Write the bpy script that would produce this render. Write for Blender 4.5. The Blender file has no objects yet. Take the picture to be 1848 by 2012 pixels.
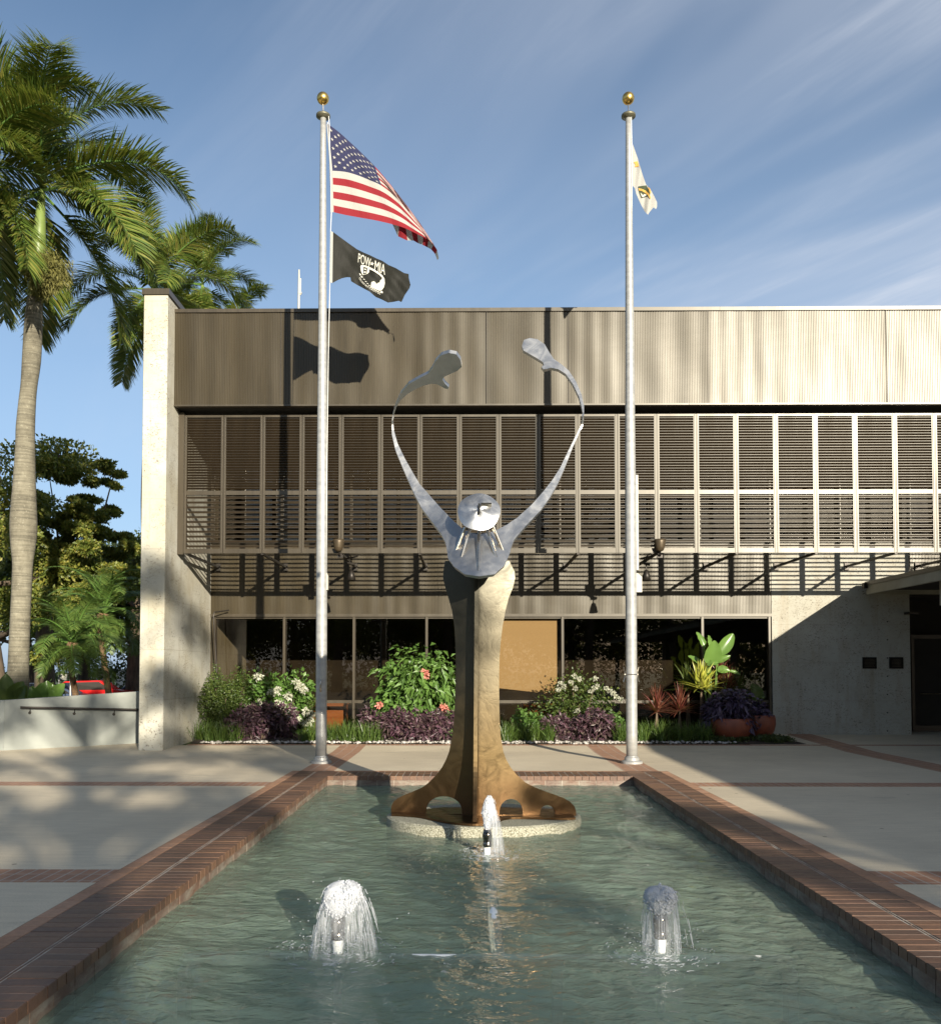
import bpy, bmesh, math, random
import numpy as np
from mathutils import Vector, Matrix, Euler
from mathutils.geometry import delaunay_2d_cdt
R = math.radians
random.seed(7)
rng = np.random.default_rng(7)
SC = bpy.context.scene
COL = SC.collection

# ------------------------------------------------------------------ camera
PW, PH = 1848.0, 2012.0
FPX, CX, CY = 1771.0, 900.0, 1256.0
YAW, PITCH, CAMH = 0.0102, math.atan(1771.0 / 50000.0), 1.6
cam = bpy.data.cameras.new("camera")
camo = bpy.data.objects.new("camera", cam)
COL.objects.link(camo)
camo.location = (0, 0, CAMH)
camo.rotation_euler = (math.pi / 2 + PITCH, 0, YAW)
cam.sensor_fit = 'VERTICAL'
cam.sensor_height = 24.0
cam.sensor_width = 24.0 * PW / PH
cam.lens = 24.0 * FPX / PH
cam.shift_x = (PW / 2 - CX) / PH
cam.shift_y = -(PH / 2 - CY) / PH
cam.clip_start = 0.05
cam.clip_end = 3000
SC.camera = camo
SC.render.resolution_x, SC.render.resolution_y = 940, 1024
RM = Euler((math.pi / 2 + PITCH, 0, YAW)).to_matrix()


def at(px, py, y=None, z=None):
    """where the sight line through photo pixel (px, py) meets the plane y or z"""
    d = RM @ Vector(((px - CX) / FPX, -(py - CY) / FPX, -1.0))
    t = y / d.y if y is not None else (z - CAMH) / d.z
    return Vector((d.x * t, d.y * t, CAMH + d.z * t))


# ------------------------------------------------------------------ light
SX, SZ = 0.42, 0.275           # towards the sun per metre of -y
w = bpy.data.worlds.new("World")
SC.world = w
w.use_nodes = True
nt = w.node_tree
nt.nodes.clear()
wo = nt.nodes.new('ShaderNodeOutputWorld')
bg = nt.nodes.new('ShaderNodeBackground')
sky = nt.nodes.new('ShaderNodeTexSky')
sky.sky_type = 'NISHITA'
sky.sun_disc = False
sky.sun_elevation = math.atan2(SZ, math.hypot(SX, 1))
sky.sun_rotation = math.atan2(SX, -1)
sky.air_density = 1.0
sky.dust_density = 1.2
sky.ozone_density = 2.2
bg.inputs['Strength'].default_value = 0.075
tc = nt.nodes.new('ShaderNodeTexCoord')


def wn(kind, **kw):
    n_ = nt.nodes.new(kind)
    for k_, v_ in kw.items():
        setattr(n_, k_, v_)
    return n_


def wmath(op, a_, b_=None):
    n_ = wn('ShaderNodeMath', operation=op)
    for i_, v_ in enumerate((a_, b_)):
        if v_ is None:
            continue
        if isinstance(v_, (int, float)):
            n_.inputs[i_].default_value = v_
        else:
            nt.links.new(v_, n_.inputs[i_])
    return n_.outputs[0]


def wrange(v_, a_, b_, c_=0.0, d_=1.0):
    n_ = wn('ShaderNodeMapRange', interpolation_type='SMOOTHSTEP')
    for k_, x_ in (('From Min', a_), ('From Max', b_), ('To Min', c_), ('To Max', d_)):
        n_.inputs[k_].default_value = x_
    nt.links.new(v_, n_.inputs['Value'])
    return n_.outputs[0]


sx = wn('ShaderNodeSeparateXYZ')
nt.links.new(tc.outputs['Generated'], sx.inputs[0])
zc = wmath('ADD', wmath('MAXIMUM', sx.outputs[2], 0.0), 0.09)
cu, cv = wmath('DIVIDE', sx.outputs[0], zc), wmath('DIVIDE', sx.outputs[1], zc)
cb = wn('ShaderNodeCombineXYZ')
nt.links.new(cu, cb.inputs[0])
nt.links.new(cv, cb.inputs[1])
cs_ = []
for rot, scl, off, det in ((R(-57), (1.9, 0.42, 1), (3.3, 1.2, 0), 9), (R(-50), (2.2, 0.9, 1), (7.1, 4.4, 0), 4)):
    mp = wn('ShaderNodeMapping', vector_type='TEXTURE')
    mp.inputs['Rotation'].default_value = (0, 0, rot)
    mp.inputs['Scale'].default_value = scl
    mp.inputs['Location'].default_value = off
    nt.links.new(cb.outputs[0], mp.inputs['Vector'])
    n1 = wn('ShaderNodeTexNoise')
    n1.inputs['Scale'].default_value = 1.0
    n1.inputs['Detail'].default_value = det
    n1.inputs['Roughness'].default_value = 0.6
    n1.inputs['Distortion'].default_value = 0.7
    nt.links.new(mp.outputs[0], n1.inputs['Vector'])
    cs_.append(n1.outputs[0])
streak = wrange(cs_[0], 0.43, 0.82)
patch = wrange(cs_[1], 0.36, 0.60)
side = wrange(sx.outputs[0], -0.30, 0.40, 0.14, 1.15)
cl = wmath('MULTIPLY', wmath('ADD', wmath('MULTIPLY', wmath('MULTIPLY', streak, patch), 0.75), wmath('MULTIPLY', patch, 0.24)), side)
cl = wmath('MINIMUM', wmath('ADD', cl, wmath('MULTIPLY', side, 0.06)), 1.0)
low = wrange(sx.outputs[2], 0.66, 0.04, 0.0, 0.62)
m0 = nt.nodes.new('ShaderNodeMix')
m0.data_type = 'RGBA'
m0.inputs['B'].default_value = (2.9, 4.3, 6.5, 1)
nt.links.new(low, m0.inputs['Factor'])
nt.links.new(sky.outputs[0], m0.inputs['A'])
mx = nt.nodes.new('ShaderNodeMix')
mx.data_type = 'RGBA'
mx.inputs['B'].default_value = (5.2, 5.5, 6.1, 1)
nt.links.new(cl, mx.inputs['Factor'])
nt.links.new(m0.outputs['Result'], mx.inputs['A'])
nt.links.new(mx.outputs['Result'], bg.inputs['Color'])
nt.links.new(bg.outputs[0], wo.inputs['Surface'])

sun = bpy.data.lights.new("sun", 'SUN')
sun.energy = 5.0
sun.angle = R(0.5)
sun.color = (1.0, 0.91, 0.76)
sun.cycles.is_caustics_light = True
suno = bpy.data.objects.new("sun", sun)
COL.objects.link(suno)
suno.location = (20, -40, 30)
suno.rotation_euler = Vector((-SX, 1, -SZ)).to_track_quat('-Z', 'Y').to_euler()
SC.view_settings.view_transform = 'Standard'
SC.view_settings.look = 'None'
SC.view_settings.gamma = 1
SC.view_settings.exposure = 1.0
SC.cycles.max_bounces = 8
SC.cycles.transparent_max_bounces = 24
SC.cycles.caustics_reflective = False
SC.cycles.caustics_refractive = True


# ------------------------------------------------------------------ materials
def newmat(name):
    m = bpy.data.materials.new(name)
    m.use_nodes = True
    t = m.node_tree
    b = t.nodes['Principled BSDF']
    return m, t, b


def lk(t, a, b):
    t.links.new(a, b)


def noise(t, scale, detail=4, rough=0.5, vec=None, dist=0.0, coord='Object', stretch=None):
    if vec is None:
        c = t.nodes.new('ShaderNodeTexCoord')
        vec = c.outputs[coord]
    if stretch:
        mm = t.nodes.new('ShaderNodeMapping')
        mm.inputs['Scale'].default_value = stretch
        lk(t, vec, mm.inputs['Vector'])
        vec = mm.outputs[0]
    n = t.nodes.new('ShaderNodeTexNoise')
    n.inputs['Scale'].default_value = scale
    n.inputs['Detail'].default_value = detail
    n.inputs['Roughness'].default_value = rough
    n.inputs['Distortion'].default_value = dist
    lk(t, vec, n.inputs['Vector'])
    return n.outputs[0]


def ramp(t, fac, stops):
    r = t.nodes.new('ShaderNodeValToRGB')
    e = r.color_ramp.elements
    while len(e) > 1:
        e.remove(e[-1])
    e[0].position = stops[0][0]
    e[0].color = (*stops[0][1], 1)
    for p, c in stops[1:]:
        k = e.new(p)
        k.color = (*c, 1)
    lk(t, fac, r.inputs[0])
    return r.outputs[0]


def mixc(t, fac, a, b, mode='MIX'):
    m = t.nodes.new('ShaderNodeMix')
    m.data_type = 'RGBA'
    m.blend_type = mode
    for k, v in (('Factor', fac), ('A', a), ('B', b)):
        if hasattr(v, 'links') or hasattr(v, 'is_linked'):
            lk(t, v, m.inputs[k])
        elif k == 'Factor':
            m.inputs[k].default_value = v
        else:
            m.inputs[k].default_value = (*v, 1)
    return m.outputs['Result']


def mth(t, op, a, b=None):
    m = t.nodes.new('ShaderNodeMath')
    m.operation = op
    for i, v in enumerate((a, b)):
        if v is None:
            continue
        if hasattr(v, 'is_linked'):
            lk(t, v, m.inputs[i])
        else:
            m.inputs[i].default_value = v
    return m.outputs[0]


def bump(t, b, h, strength=0.3, dist=0.02):
    n = t.nodes.new('ShaderNodeBump')
    n.inputs['Strength'].default_value = strength
    n.inputs['Distance'].default_value = dist
    lk(t, h, n.inputs['Height'])
    lk(t, n.outputs[0], b.inputs['Normal'])


def simple(name, c1, c2=None, scale=4, rough=0.6, metal=0.0, bmp=0.0, bscale=60, stretch=None, spec=0.5, lo=0.35, hi=0.65):
    m, t, b = newmat(name)
    b.inputs['Roughness'].default_value = rough
    b.inputs['Metallic'].default_value = metal
    b.inputs['Specular IOR Level'].default_value = spec
    if c2 is None:
        c2 = tuple(x * 0.8 for x in c1)
    n = noise(t, scale, 6, 0.6, stretch=stretch)
    lk(t, ramp(t, n, [(lo, c2), (hi, c1)]), b.inputs['Base Color'])
    if bmp:
        bump(t, b, noise(t, bscale, 3, 0.6, stretch=stretch), bmp, 0.01)
    return m


def leafmat(name, cols, trans=0.35, rough=0.45, clump=1.2):
    """leaves: colour varies leaf by leaf and clump by clump, some light passes through"""
    m, t, b = newmat(name)
    g = t.nodes.new('ShaderNodeNewGeometry')
    n = noise(t, clump, 3, 0.6, coord='Object')
    f = mth(t, 'ADD', mth(t, 'MULTIPLY', g.outputs['Random Per Island'], 0.65), mth(t, 'MULTIPLY', n, 0.5))
    k = len(cols) - 1
    c = ramp(t, f, [(0.12 + 0.8 * i / k, cols[i]) for i in range(k + 1)])
    lk(t, c, b.inputs['Base Color'])
    b.inputs['Roughness'].default_value = rough
    tr = t.nodes.new('ShaderNodeBsdfTranslucent')
    lk(t, mixc(t, 0.5, c, (0.25, 0.3, 0.03), 'MIX'), tr.inputs['Color'])
    mm = t.nodes.new('ShaderNodeMixShader')
    mm.inputs[0].default_value = trans
    o = t.nodes['Material Output']
    lk(t, b.outputs[0], mm.inputs[1])
    lk(t, tr.outputs[0], mm.inputs[2])
    lk(t, mm.outputs[0], o.inputs['Surface'])
    return m


def stone_mat(name, base=(0.46, 0.45, 0.385), dark=(0.37, 0.335, 0.24), bw=1.25, bh=1.02, off=0.5):
    m, t, b = newmat(name)
    c = t.nodes.new('ShaderNodeTexCoord').outputs['Object']
    big = noise(t, 0.7, 5, 0.65, vec=c)
    col = ramp(t, big, [(0.3, dark), (0.46, tuple(0.5 * (a + d) for a, d in zip(base, dark))), (0.6, base)])
    stain = noise(t, 1.6, 6, 0.7, vec=c, stretch=(1.5, 1.5, 0.25))
    col = mixc(t, mth(t, 'MULTIPLY', ramp(t, stain, [(0.52, (0, 0, 0)), (0.75, (1, 1, 1))]), 0.55), col, (0.22, 0.16, 0.09))
    pit = noise(t, 22, 5, 0.75, vec=c, stretch=(1, 1, 1.5), dist=0.5)
    gate = noise(t, 2.3, 4, 0.6, vec=c)
    pm = mth(t, 'MULTIPLY', ramp(t, pit, [(0.565, (0, 0, 0)), (0.62, (1, 1, 1))]), ramp(t, gate, [(0.40, (0, 0, 0)), (0.58, (1, 1, 1))]))
    col = mixc(t, mth(t, 'MULTIPLY', pm, 0.85), col, (0.10, 0.075, 0.05))
    ck = noise(t, 5.5, 5, 0.7, vec=c, stretch=(1, 1, 2.2), dist=1.0)
    ckm = mth(t, 'MULTIPLY', mth(t, 'LESS_THAN', mth(t, 'ABSOLUTE', mth(t, 'SUBTRACT', ck, 0.5)), 0.006), ramp(t, noise(t, 1.9, 3, 0.6, vec=c), [(0.50, (0, 0, 0)), (0.58, (1, 1, 1))]))
    col = mixc(t, mth(t, 'MULTIPLY', ckm, 0.75), col, (0.08, 0.06, 0.04))
    # block joints, along z and along x+y
    s = t.nodes.new('ShaderNodeSeparateXYZ')
    lk(t, c, s.inputs[0])
    hz = mth(t, 'ADD', s.outputs[0], s.outputs[1])
    row = mth(t, 'FLOOR', mth(t, 'DIVIDE', s.outputs[2], bh))
    hh = mth(t, 'ADD', mth(t, 'DIVIDE', hz, bw), mth(t, 'MULTIPLY', row, off))
    fz = mth(t, 'ABSOLUTE', mth(t, 'SUBTRACT', mth(t, 'FRACT', mth(t, 'DIVIDE', s.outputs[2], bh)), 0.5))
    fh = mth(t, 'ABSOLUTE', mth(t, 'SUBTRACT', mth(t, 'FRACT', hh), 0.5))
    j = mth(t, 'MAXIMUM', mth(t, 'GREATER_THAN', fz, 0.5 - 0.004 / bh), mth(t, 'GREATER_THAN', fh, 0.5 - 0.003 / bw))
    col = mixc(t, mth(t, 'MULTIPLY', j, 0.4), col, (0.22, 0.18, 0.13))
    lk(t, col, b.inputs['Base Color'])
    b.inputs['Roughness'].default_value = 0.85
    h = mth(t, 'SUBTRACT', mth(t, 'MULTIPLY', noise(t, 60, 4, 0.7, vec=c), 0.25), mth(t, 'ADD', pm, mth(t, 'MULTIPLY', j, 0.6)))
    bump(t, b, h, 0.5, 0.012)
    return m


def concrete_mat():
    m, t, b = newmat('concrete')
    c = t.nodes.new('ShaderNodeTexCoord').outputs['Object']
    col = ramp(t, noise(t, 0.5, 6, 0.6, vec=c), [(0.3, (0.56, 0.475, 0.34)), (0.7, (0.71, 0.61, 0.44))])
    fine = ramp(t, noise(t, 90, 4, 0.8, vec=c), [(0.3, (0.72, 0.72, 0.72)), (0.7, (1.1, 1.1, 1.1))])
    col = mixc(t, 1.0, col, fine, 'MULTIPLY')
    br_ = ramp(t, noise(t, 14, 5, 0.7, vec=c, stretch=(0.15, 1, 1)), [(0.3, (0.88, 0.88, 0.88)), (0.7, (1.06, 1.06, 1.06))])
    col = mixc(t, 1.0, col, br_, 'MULTIPLY')
    st = ramp(t, noise(t, 1.1, 7, 0.75, vec=c, stretch=(0.5, 1.6, 1)), [(0.60, (0, 0, 0)), (0.72, (1, 1, 1))])
    col = mixc(t, mth(t, 'MULTIPLY', st, 0.6), col, (0.24, 0.21, 0.17))
    sp = t.nodes.new('ShaderNodeTexVoronoi')
    sp.inputs['Scale'].default_value = 1.9
    lk(t, c, sp.inputs['Vector'])
    spot = mth(t, 'LESS_THAN', sp.outputs['Distance'], 0.045)
    col = mixc(t, mth(t, 'MULTIPLY', spot, 0.7), col, (0.12, 0.09, 0.06))
    lk(t, col, b.inputs['Base Color'])
    b.inputs['Roughness'].default_value = 0.8
    bump(t, b, noise(t, 120, 3, 0.7, vec=c), 0.25, 0.006)
    return m


def island_mat(name, cols, rough=0.7, stain=None, metal=0):
    m, t, b = newmat(name)
    g = t.nodes.new('ShaderNodeNewGeometry')
    k = len(cols) - 1
    c = ramp(t, g.outputs['Random Per Island'], [(i / k, cols[i]) for i in range(k + 1)])
    n = ramp(t, noise(t, 25, 5, 0.7), [(0.25, (0.7, 0.7, 0.7)), (0.75, (1.2, 1.2, 1.2))])
    c = mixc(t, 1.0, c, n, 'MULTIPLY')
    if stain:
        s = ramp(t, noise(t, 3.5, 6, 0.75, stretch=(1, 1, 3)), [(0.42, (0, 0, 0)), (0.66, (1, 1, 1))])
        c = mixc(t, mth(t, 'MULTIPLY', s, 0.75), c, stain)
    lk(t, c, b.inputs['Base Color'])
    b.inputs['Roughness'].default_value = rough
    bump(t, b, noise(t, 80, 4, 0.7), 0.3, 0.006)
    return m


def bandmat(name, c1, c2, mortar, sx_=0.102, sy_=0.21, rot=False):
    """brick paving band: procedural bricks laid across the band"""
    m, t, b = newmat(name)
    c = t.nodes.new('ShaderNodeTexCoord').outputs['Object']
    if rot:
        mm = t.nodes.new('ShaderNodeMapping')
        mm.inputs['Rotation'].default_value = (0, 0, math.pi / 2)
        lk(t, c, mm.inputs['Vector'])
        c2v = mm.outputs[0]
    else:
        c2v = c
    br = t.nodes.new('ShaderNodeTexBrick')
    br.offset = 0.0
    br.inputs['Scale'].default_value = 1.0
    br.inputs['Brick Width'].default_value = sx_
    br.inputs['Row Height'].default_value = sy_
    br.inputs['Mortar Size'].default_value = 0.006
    br.inputs['Mortar Smooth'].default_value = 0.2
    br.inputs['Color1'].default_value = (*c1, 1)
    br.inputs['Color2'].default_value = (*c2, 1)
    br.inputs['Mortar'].default_value = (*mortar, 1)
    lk(t, c2v, br.inputs['Vector'])
    n = ramp(t, noise(t, 9, 6, 0.7, vec=c), [(0.25, (0.72, 0.72, 0.72)), (0.75, (1.15, 1.15, 1.15))])
    lk(t, mixc(t, 1.0, br.outputs[0], n, 'MULTIPLY'), b.inputs['Base Color'])
    b.inputs['Roughness'].default_value = 0.8
    bump(t, b, mth(t, 'SUBTRACT', mth(t, 'MULTIPLY', noise(t, 80, 3, 0.7, vec=c), 0.3), br.outputs['Fac']), 0.4, 0.006)
    return m


def bronze_mat(name, base=(0.036, 0.027, 0.013), rough=0.375, spec=0.55, var=1.0):
    """anodised bronze: dark body colour under a broad sheen"""
    m, t, b = newmat(name)
    v = noise(t, 1.5, 6, 0.65, stretch=(2.5, 1, 0.25))
    f = noise(t, 20, 3, 0.6, stretch=(3, 1, 0.05))
    v = mth(t, 'ADD', mth(t, 'MULTIPLY', v, 0.7), mth(t, 'MULTIPLY', f, 0.3))
    lk(t, ramp(t, v, [(0.35, tuple(x * (1 - .25 * var) for x in base)), (0.65, tuple(x * (1 + .2 * var) for x in base))]), b.inputs['Base Color'])
    r = t.nodes.new('ShaderNodeMapRange')
    r.inputs['To Min'].default_value = rough - 0.10 * var
    r.inputs['To Max'].default_value = rough + 0.12 * var
    lk(t, v, r.inputs['Value'])
    lk(t, r.outputs[0], b.inputs['Roughness'])
    b.inputs['Specular IOR Level'].default_value = spec
    b.inputs['Specular Tint'].default_value = (1.0, 0.97, 0.88, 1)
    return m


def steel_mat(light=False):
    """brushed steel of the sculpture: swirled polish, brown patina towards the foot"""
    m, t, b = newmat('light_brushed_steel' if light else 'brushed_steel')
    c = t.nodes.new('ShaderNodeTexCoord').outputs['Object']
    s = t.nodes.new('ShaderNodeSeparateXYZ')
    lk(t, c, s.inputs[0])
    n = noise(t, 2.2, 6, 0.7, vec=c)
    h = mth(t, 'ADD', s.outputs[2], mth(t, 'MULTIPLY', mth(t, 'SUBTRACT', n, 0.5), 0.6))
    mr_ = t.nodes.new('ShaderNodeMapRange')
    mr_.inputs['From Min'].default_value = 0.1
    mr_.inputs['From Max'].default_value = 3.6
    lk(t, h, mr_.inputs['Value'])
    col = ramp(t, mr_.outputs[0], [(0.0, (0.105, 0.060, 0.028)), (0.16, (0.12, 0.084, 0.040)), (0.40, (0.080, 0.067, 0.043)), (0.72, (0.068, 0.064, 0.050)), (1.0, (0.062, 0.060, 0.050))] if not light else [(0.0, (0.44, 0.43, 0.41)), (1.0, (0.52, 0.52, 0.51))])
    bl = ramp(t, noise(t, 7, 6, 0.75, vec=c, dist=1.2), [(0.3, (0.90, 0.90, 0.90)), (0.7, (1.05, 1.05, 1.05))])
    lk(t, mixc(t, 1.0, col, bl, 'MULTIPLY'), b.inputs['Base Color'])
    b.inputs['Metallic'].default_value = 0.95
    sw = noise(t, 3.2, 3, 0.55, vec=c, dist=3.0)
    r = t.nodes.new('ShaderNodeMapRange')
    r.inputs['From Min'].default_value = 0.35
    r.inputs['From Max'].default_value = 0.65
    r.inputs['To Min'].default_value = 0.32
    r.inputs['To Max'].default_value = 0.46
    lk(t, sw, r.inputs['Value'])
    lk(t, r.outputs[0], b.inputs['Roughness'])
    bump(t, b, mth(t, 'ADD', sw, mth(t, 'MULTIPLY', noise(t, 11, 2, 0.5, vec=c, dist=4.0, stretch=(1, 1, 0.6)), 0.12)), 0.14, 0.010)
    return m


MT = {}
MT['stone'] = stone_mat('coral_stone')
MT['stone_wall'] = stone_mat('coral_stone_panel', (0.36, 0.35, 0.30), (0.29, 0.275, 0.22), 1.9, 0.9, 0.0)
MT['concrete'] = concrete_mat()
MT['band'] = bandmat('paving_brick', (0.42, 0.22, 0.125), (0.34, 0.175, 0.10), (0.45, 0.40, 0.33))
MT['band_y'] = bandmat('paving_brick_lengthwise', (0.42, 0.22, 0.125), (0.34, 0.175, 0.10), (0.45, 0.40, 0.33), rot=True)
MT['coping'] = island_mat('coping_brick', [(0.095, 0.055, 0.036), (0.135, 0.073, 0.044), (0.17, 0.092, 0.052), (0.115, 0.063, 0.043)], 0.55)
MT['edging'] = island_mat('edging_brick', [(0.40, 0.22, 0.13), (0.33, 0.18, 0.10), (0.45, 0.26, 0.16)], 0.75)
MT['facing'] = island_mat('facing_brick', [(0.15, 0.085, 0.055), (0.12, 0.075, 0.055), (0.17, 0.11, 0.08)], 0.6, stain=(0.27, 0.25, 0.20))
MT['mortar'] = simple('mortar', (0.50, 0.46, 0.39), (0.24, 0.21, 0.17), 5, 0.9)
MT['bronze'] = bronze_mat('bronze_metal')
MT['bronze_trim'] = bronze_mat('bronze_trim', (0.042, 0.033, 0.021), 0.36)
MT['bronze_slat'] = bronze_mat('bronze_slat', (0.032, 0.022, 0.012), 0.38)
MT['darkmetal'] = simple('dark_metal', (0.035, 0.03, 0.025), None, 6, 0.45, 0.6)
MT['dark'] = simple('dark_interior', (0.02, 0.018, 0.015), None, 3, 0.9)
MT['steel'] = steel_mat()
MT['steel_light'] = steel_mat(True)
MT['rodsteel'] = simple('polished_steel', (0.62, 0.57, 0.48), (0.45, 0.40, 0.33), 20, 0.25, 1.0)
MT['pole'] = simple('brushed_aluminium', (0.36, 0.36, 0.34), (0.27, 0.27, 0.26), 3, 0.40, 0.2, stretch=(1, 1, 4))
MT['gold'] = simple('gold_ball', (0.78, 0.52, 0.16), (0.66, 0.42, 0.11), 12, 0.3, 1.0)
MT['white_cloth'] = simple('white_cloth', (0.80, 0.80, 0.78), (0.72, 0.72, 0.71), 20, 0.8)
MT['rope'] = simple('white_rope', (0.75, 0.75, 0.72), None, 30, 0.8)
MT['whitepaint'] = simple('white_paint', (0.42, 0.405, 0.35), (0.36, 0.345, 0.29), 3, 0.5)
MT['pvc'] = simple('white_pvc', (0.90, 0.92, 0.90), (0.82, 0.84, 0.80), 8, 0.4)
MT['greywall'] = simple('grey_render', (0.30, 0.315, 0.285), (0.25, 0.265, 0.24), 1.2, 0.85, bmp=0.15, bscale=90)
MT['trunk'] = None
MT['soil'] = simple('dark_mulch', (0.06, 0.04, 0.025), (0.025, 0.018, 0.012), 30, 0.95, bmp=0.8, bscale=60)
MT['grassland'] = simple('lawn', (0.09, 0.12, 0.035), (0.05, 0.075, 0.02), 3, 0.95, bmp=0.5, bscale=40)
MT['asphalt'] = simple('asphalt', (0.06, 0.06, 0.058), (0.045, 0.045, 0.045), 8, 0.9)
MT['terracotta'] = simple('terracotta', (0.22, 0.055, 0.022), (0.15, 0.038, 0.018), 6, 0.55)
MT['pebble'] = island_mat('white_pebble', [(0.16, 0.145, 0.12), (0.34, 0.32, 0.29), (0.50, 0.48, 0.45), (0.28, 0.25, 0.21)], 0.7)
MT['floor_paint'] = simple('pool_floor_paint', (0.66, 0.72, 0.54), (0.36, 0.43, 0.33), 2.6, 0.7, lo=0.3, hi=0.7)
MT['aggregate'] = None
MT['blind'] = None


def misc_mats():
    # trunk: pale grey ringed bark with lichen
    m, t, b = newmat('ringed_bark')
    c = t.nodes.new('ShaderNodeTexCoord').outputs['Object']
    col = ramp(t, noise(t, 1.3, 7, 0.75, vec=c, stretch=(1, 1, 0.6)), [(0.3, (0.085, 0.075, 0.052)), (0.5, (0.17, 0.155, 0.112)), (0.68, (0.27, 0.25, 0.185))])
    rings = noise(t, 2.0, 3, 0.6, vec=c, stretch=(0.5, 0.5, 14))
    col = mixc(t, 1.0, col, ramp(t, rings, [(0.35, (0.62, 0.62, 0.62)), (0.55, (1.05, 1.05, 1.05))]), 'MULTIPLY')
    li = noise(t, 16, 5, 0.8, vec=c)
    col = mixc(t, mth(t, 'MULTIPLY', ramp(t, li, [(0.58, (0, 0, 0)), (0.66, (1, 1, 1))]), 0.55), col, (0.36, 0.345, 0.26))
    lk(t, col, b.inputs['Base Color'])
    b.inputs['Roughness'].default_value = 0.9
    bump(t, b, mth(t, 'ADD', rings, mth(t, 'MULTIPLY', li, 0.4)), 0.6, 0.02)
    MT['trunk'] = m
    MT['bark'] = simple('brown_bark', (0.14, 0.10, 0.065), (0.06, 0.045, 0.03), 6, 0.95, bmp=0.8, bscale=18, stretch=(1, 1, 0.3))
    MT['fibre'] = simple('fibrous_bark', (0.20, 0.12, 0.06), (0.09, 0.055, 0.03), 25, 0.95, bmp=1, bscale=40)
    # exposed aggregate
    m, t, b = newmat('exposed_aggregate')
    v = t.nodes.new('ShaderNodeTexVoronoi')
    v.inputs['Scale'].default_value = 70
    c = t.nodes.new('ShaderNodeTexCoord').outputs['Object']
    lk(t, c, v.inputs['Vector'])
    col = ramp(t, noise(t, 75, 3, 0.6, vec=c), [(0.38, (0.08, 0.075, 0.045)), (0.47, (0.26, 0.25, 0.18)), (0.62, (0.38, 0.37, 0.30))])
    lk(t, col, b.inputs['Base Color'])
    b.inputs['Roughness'].default_value = 0.8
    bump(t, b, v.outputs['Distance'], 0.7, 0.008)
    MT['aggregate'] = m
    # blind: horizontal slats
    m, t, b = newmat('venetian_blind')
    c = t.nodes.new('ShaderNodeTexCoord').outputs['Object']
    s = t.nodes.new('ShaderNodeSeparateXYZ')
    lk(t, c, s.inputs[0])
    f = mth(t, 'FRACT', mth(t, 'MULTIPLY', s.outputs[2], 38))
    col = ramp(t, f, [(0.0, (0.45, 0.30, 0.14)), (0.25, (0.92, 0.70, 0.42)), (1.0, (0.86, 0.64, 0.37))])
    lk(t, col, b.inputs['Base Color'])
    b.inputs['Roughness'].default_value = 0.6
    bump(t, b, f, 0.4, 0.01)
    MT['blind'] = m
    # glass: dark tinted, clear reflection
    m = bpy.data.materials.new('tinted_glass')
    m.use_nodes = True
    t = m.node_tree
    t.nodes.clear()
    o = t.nodes.new('ShaderNodeOutputMaterial')
    fr = t.nodes.new('ShaderNodeFresnel')
    fr.inputs['IOR'].default_value = 1.62
    g = t.nodes.new('ShaderNodeBsdfGlossy')
    g.inputs['Roughness'].default_value = 0.0
    g.inputs['Color'].default_value = (0.95, 0.9, 0.8, 1)
    tr = t.nodes.new('ShaderNodeBsdfTransparent')
    tr.inputs['Color'].default_value = (0.50, 0.46, 0.39, 1)
    mm = t.nodes.new('ShaderNodeMixShader')
    lk(t, fr.outputs[0], mm.inputs[0])
    lk(t, tr.outputs[0], mm.inputs[1])
    lk(t, g.outputs[0], mm.inputs[2])
    lk(t, mm.outputs[0], o.inputs['Surface'])
    MT['glass'] = m
    # water surface
    m = bpy.data.materials.new('pool_water')
    m.use_nodes = True
    t = m.node_tree
    t.nodes.clear()
    o = t.nodes.new('ShaderNodeOutputMaterial')
    c = t.nodes.new('ShaderNodeTexCoord').outputs['Object']
    bn = t.nodes.new('ShaderNodeBump')
    bn.inputs['Strength'].default_value = 0.75
    bn.inputs['Distance'].default_value = 0.028
    hh = mth(t, 'ADD', noise(t, 7, 3, 0.5, vec=c, dist=0.8, stretch=(0.8, 1.5, 1)), mth(t, 'MULTIPLY', noise(t, 22, 2, 0.5, vec=c, dist=1.0), 0.35))
    lk(t, hh, bn.inputs['Height'])
    fr = t.nodes.new('ShaderNodeFresnel')
    fr.inputs['IOR'].default_value = 1.29
    lk(t, bn.outputs[0], fr.inputs['Normal'])
    g = t.nodes.new('ShaderNodeBsdfGlossy')
    g.inputs['Roughness'].default_value = 0.015
    lk(t, bn.outputs[0], g.inputs['Normal'])
    rf = t.nodes.new('ShaderNodeBsdfRefraction')
    rf.inputs['IOR'].default_value = 1.33
    rf.inputs['Roughness'].default_value = 0.0
    rf.inputs['Color'].default_value = (0.86, 0.94, 0.86, 1)
    tr = t.nodes.new('ShaderNodeBsdfTransparent')
    tr.inputs['Color'].default_value = (0.88, 0.95, 0.86, 1)
    df = t.nodes.new('ShaderNodeBsdfDiffuse')
    df.inputs['Color'].default_value = (0.52, 0.66, 0.50, 1)
    lk(t, bn.outputs[0], df.inputs['Normal'])
    m1 = t.nodes.new('ShaderNodeMixShader')
    m1.inputs[0].default_value = 0.5
    lk(t, rf.outputs[0], m1.inputs[1])
    lk(t, tr.outputs[0], m1.inputs[2])
    m2 = t.nodes.new('ShaderNodeMixShader')
    m2.inputs[0].default_value = 0.23
    lk(t, m1.outputs[0], m2.inputs[1])
    lk(t, df.outputs[0], m2.inputs[2])
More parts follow.
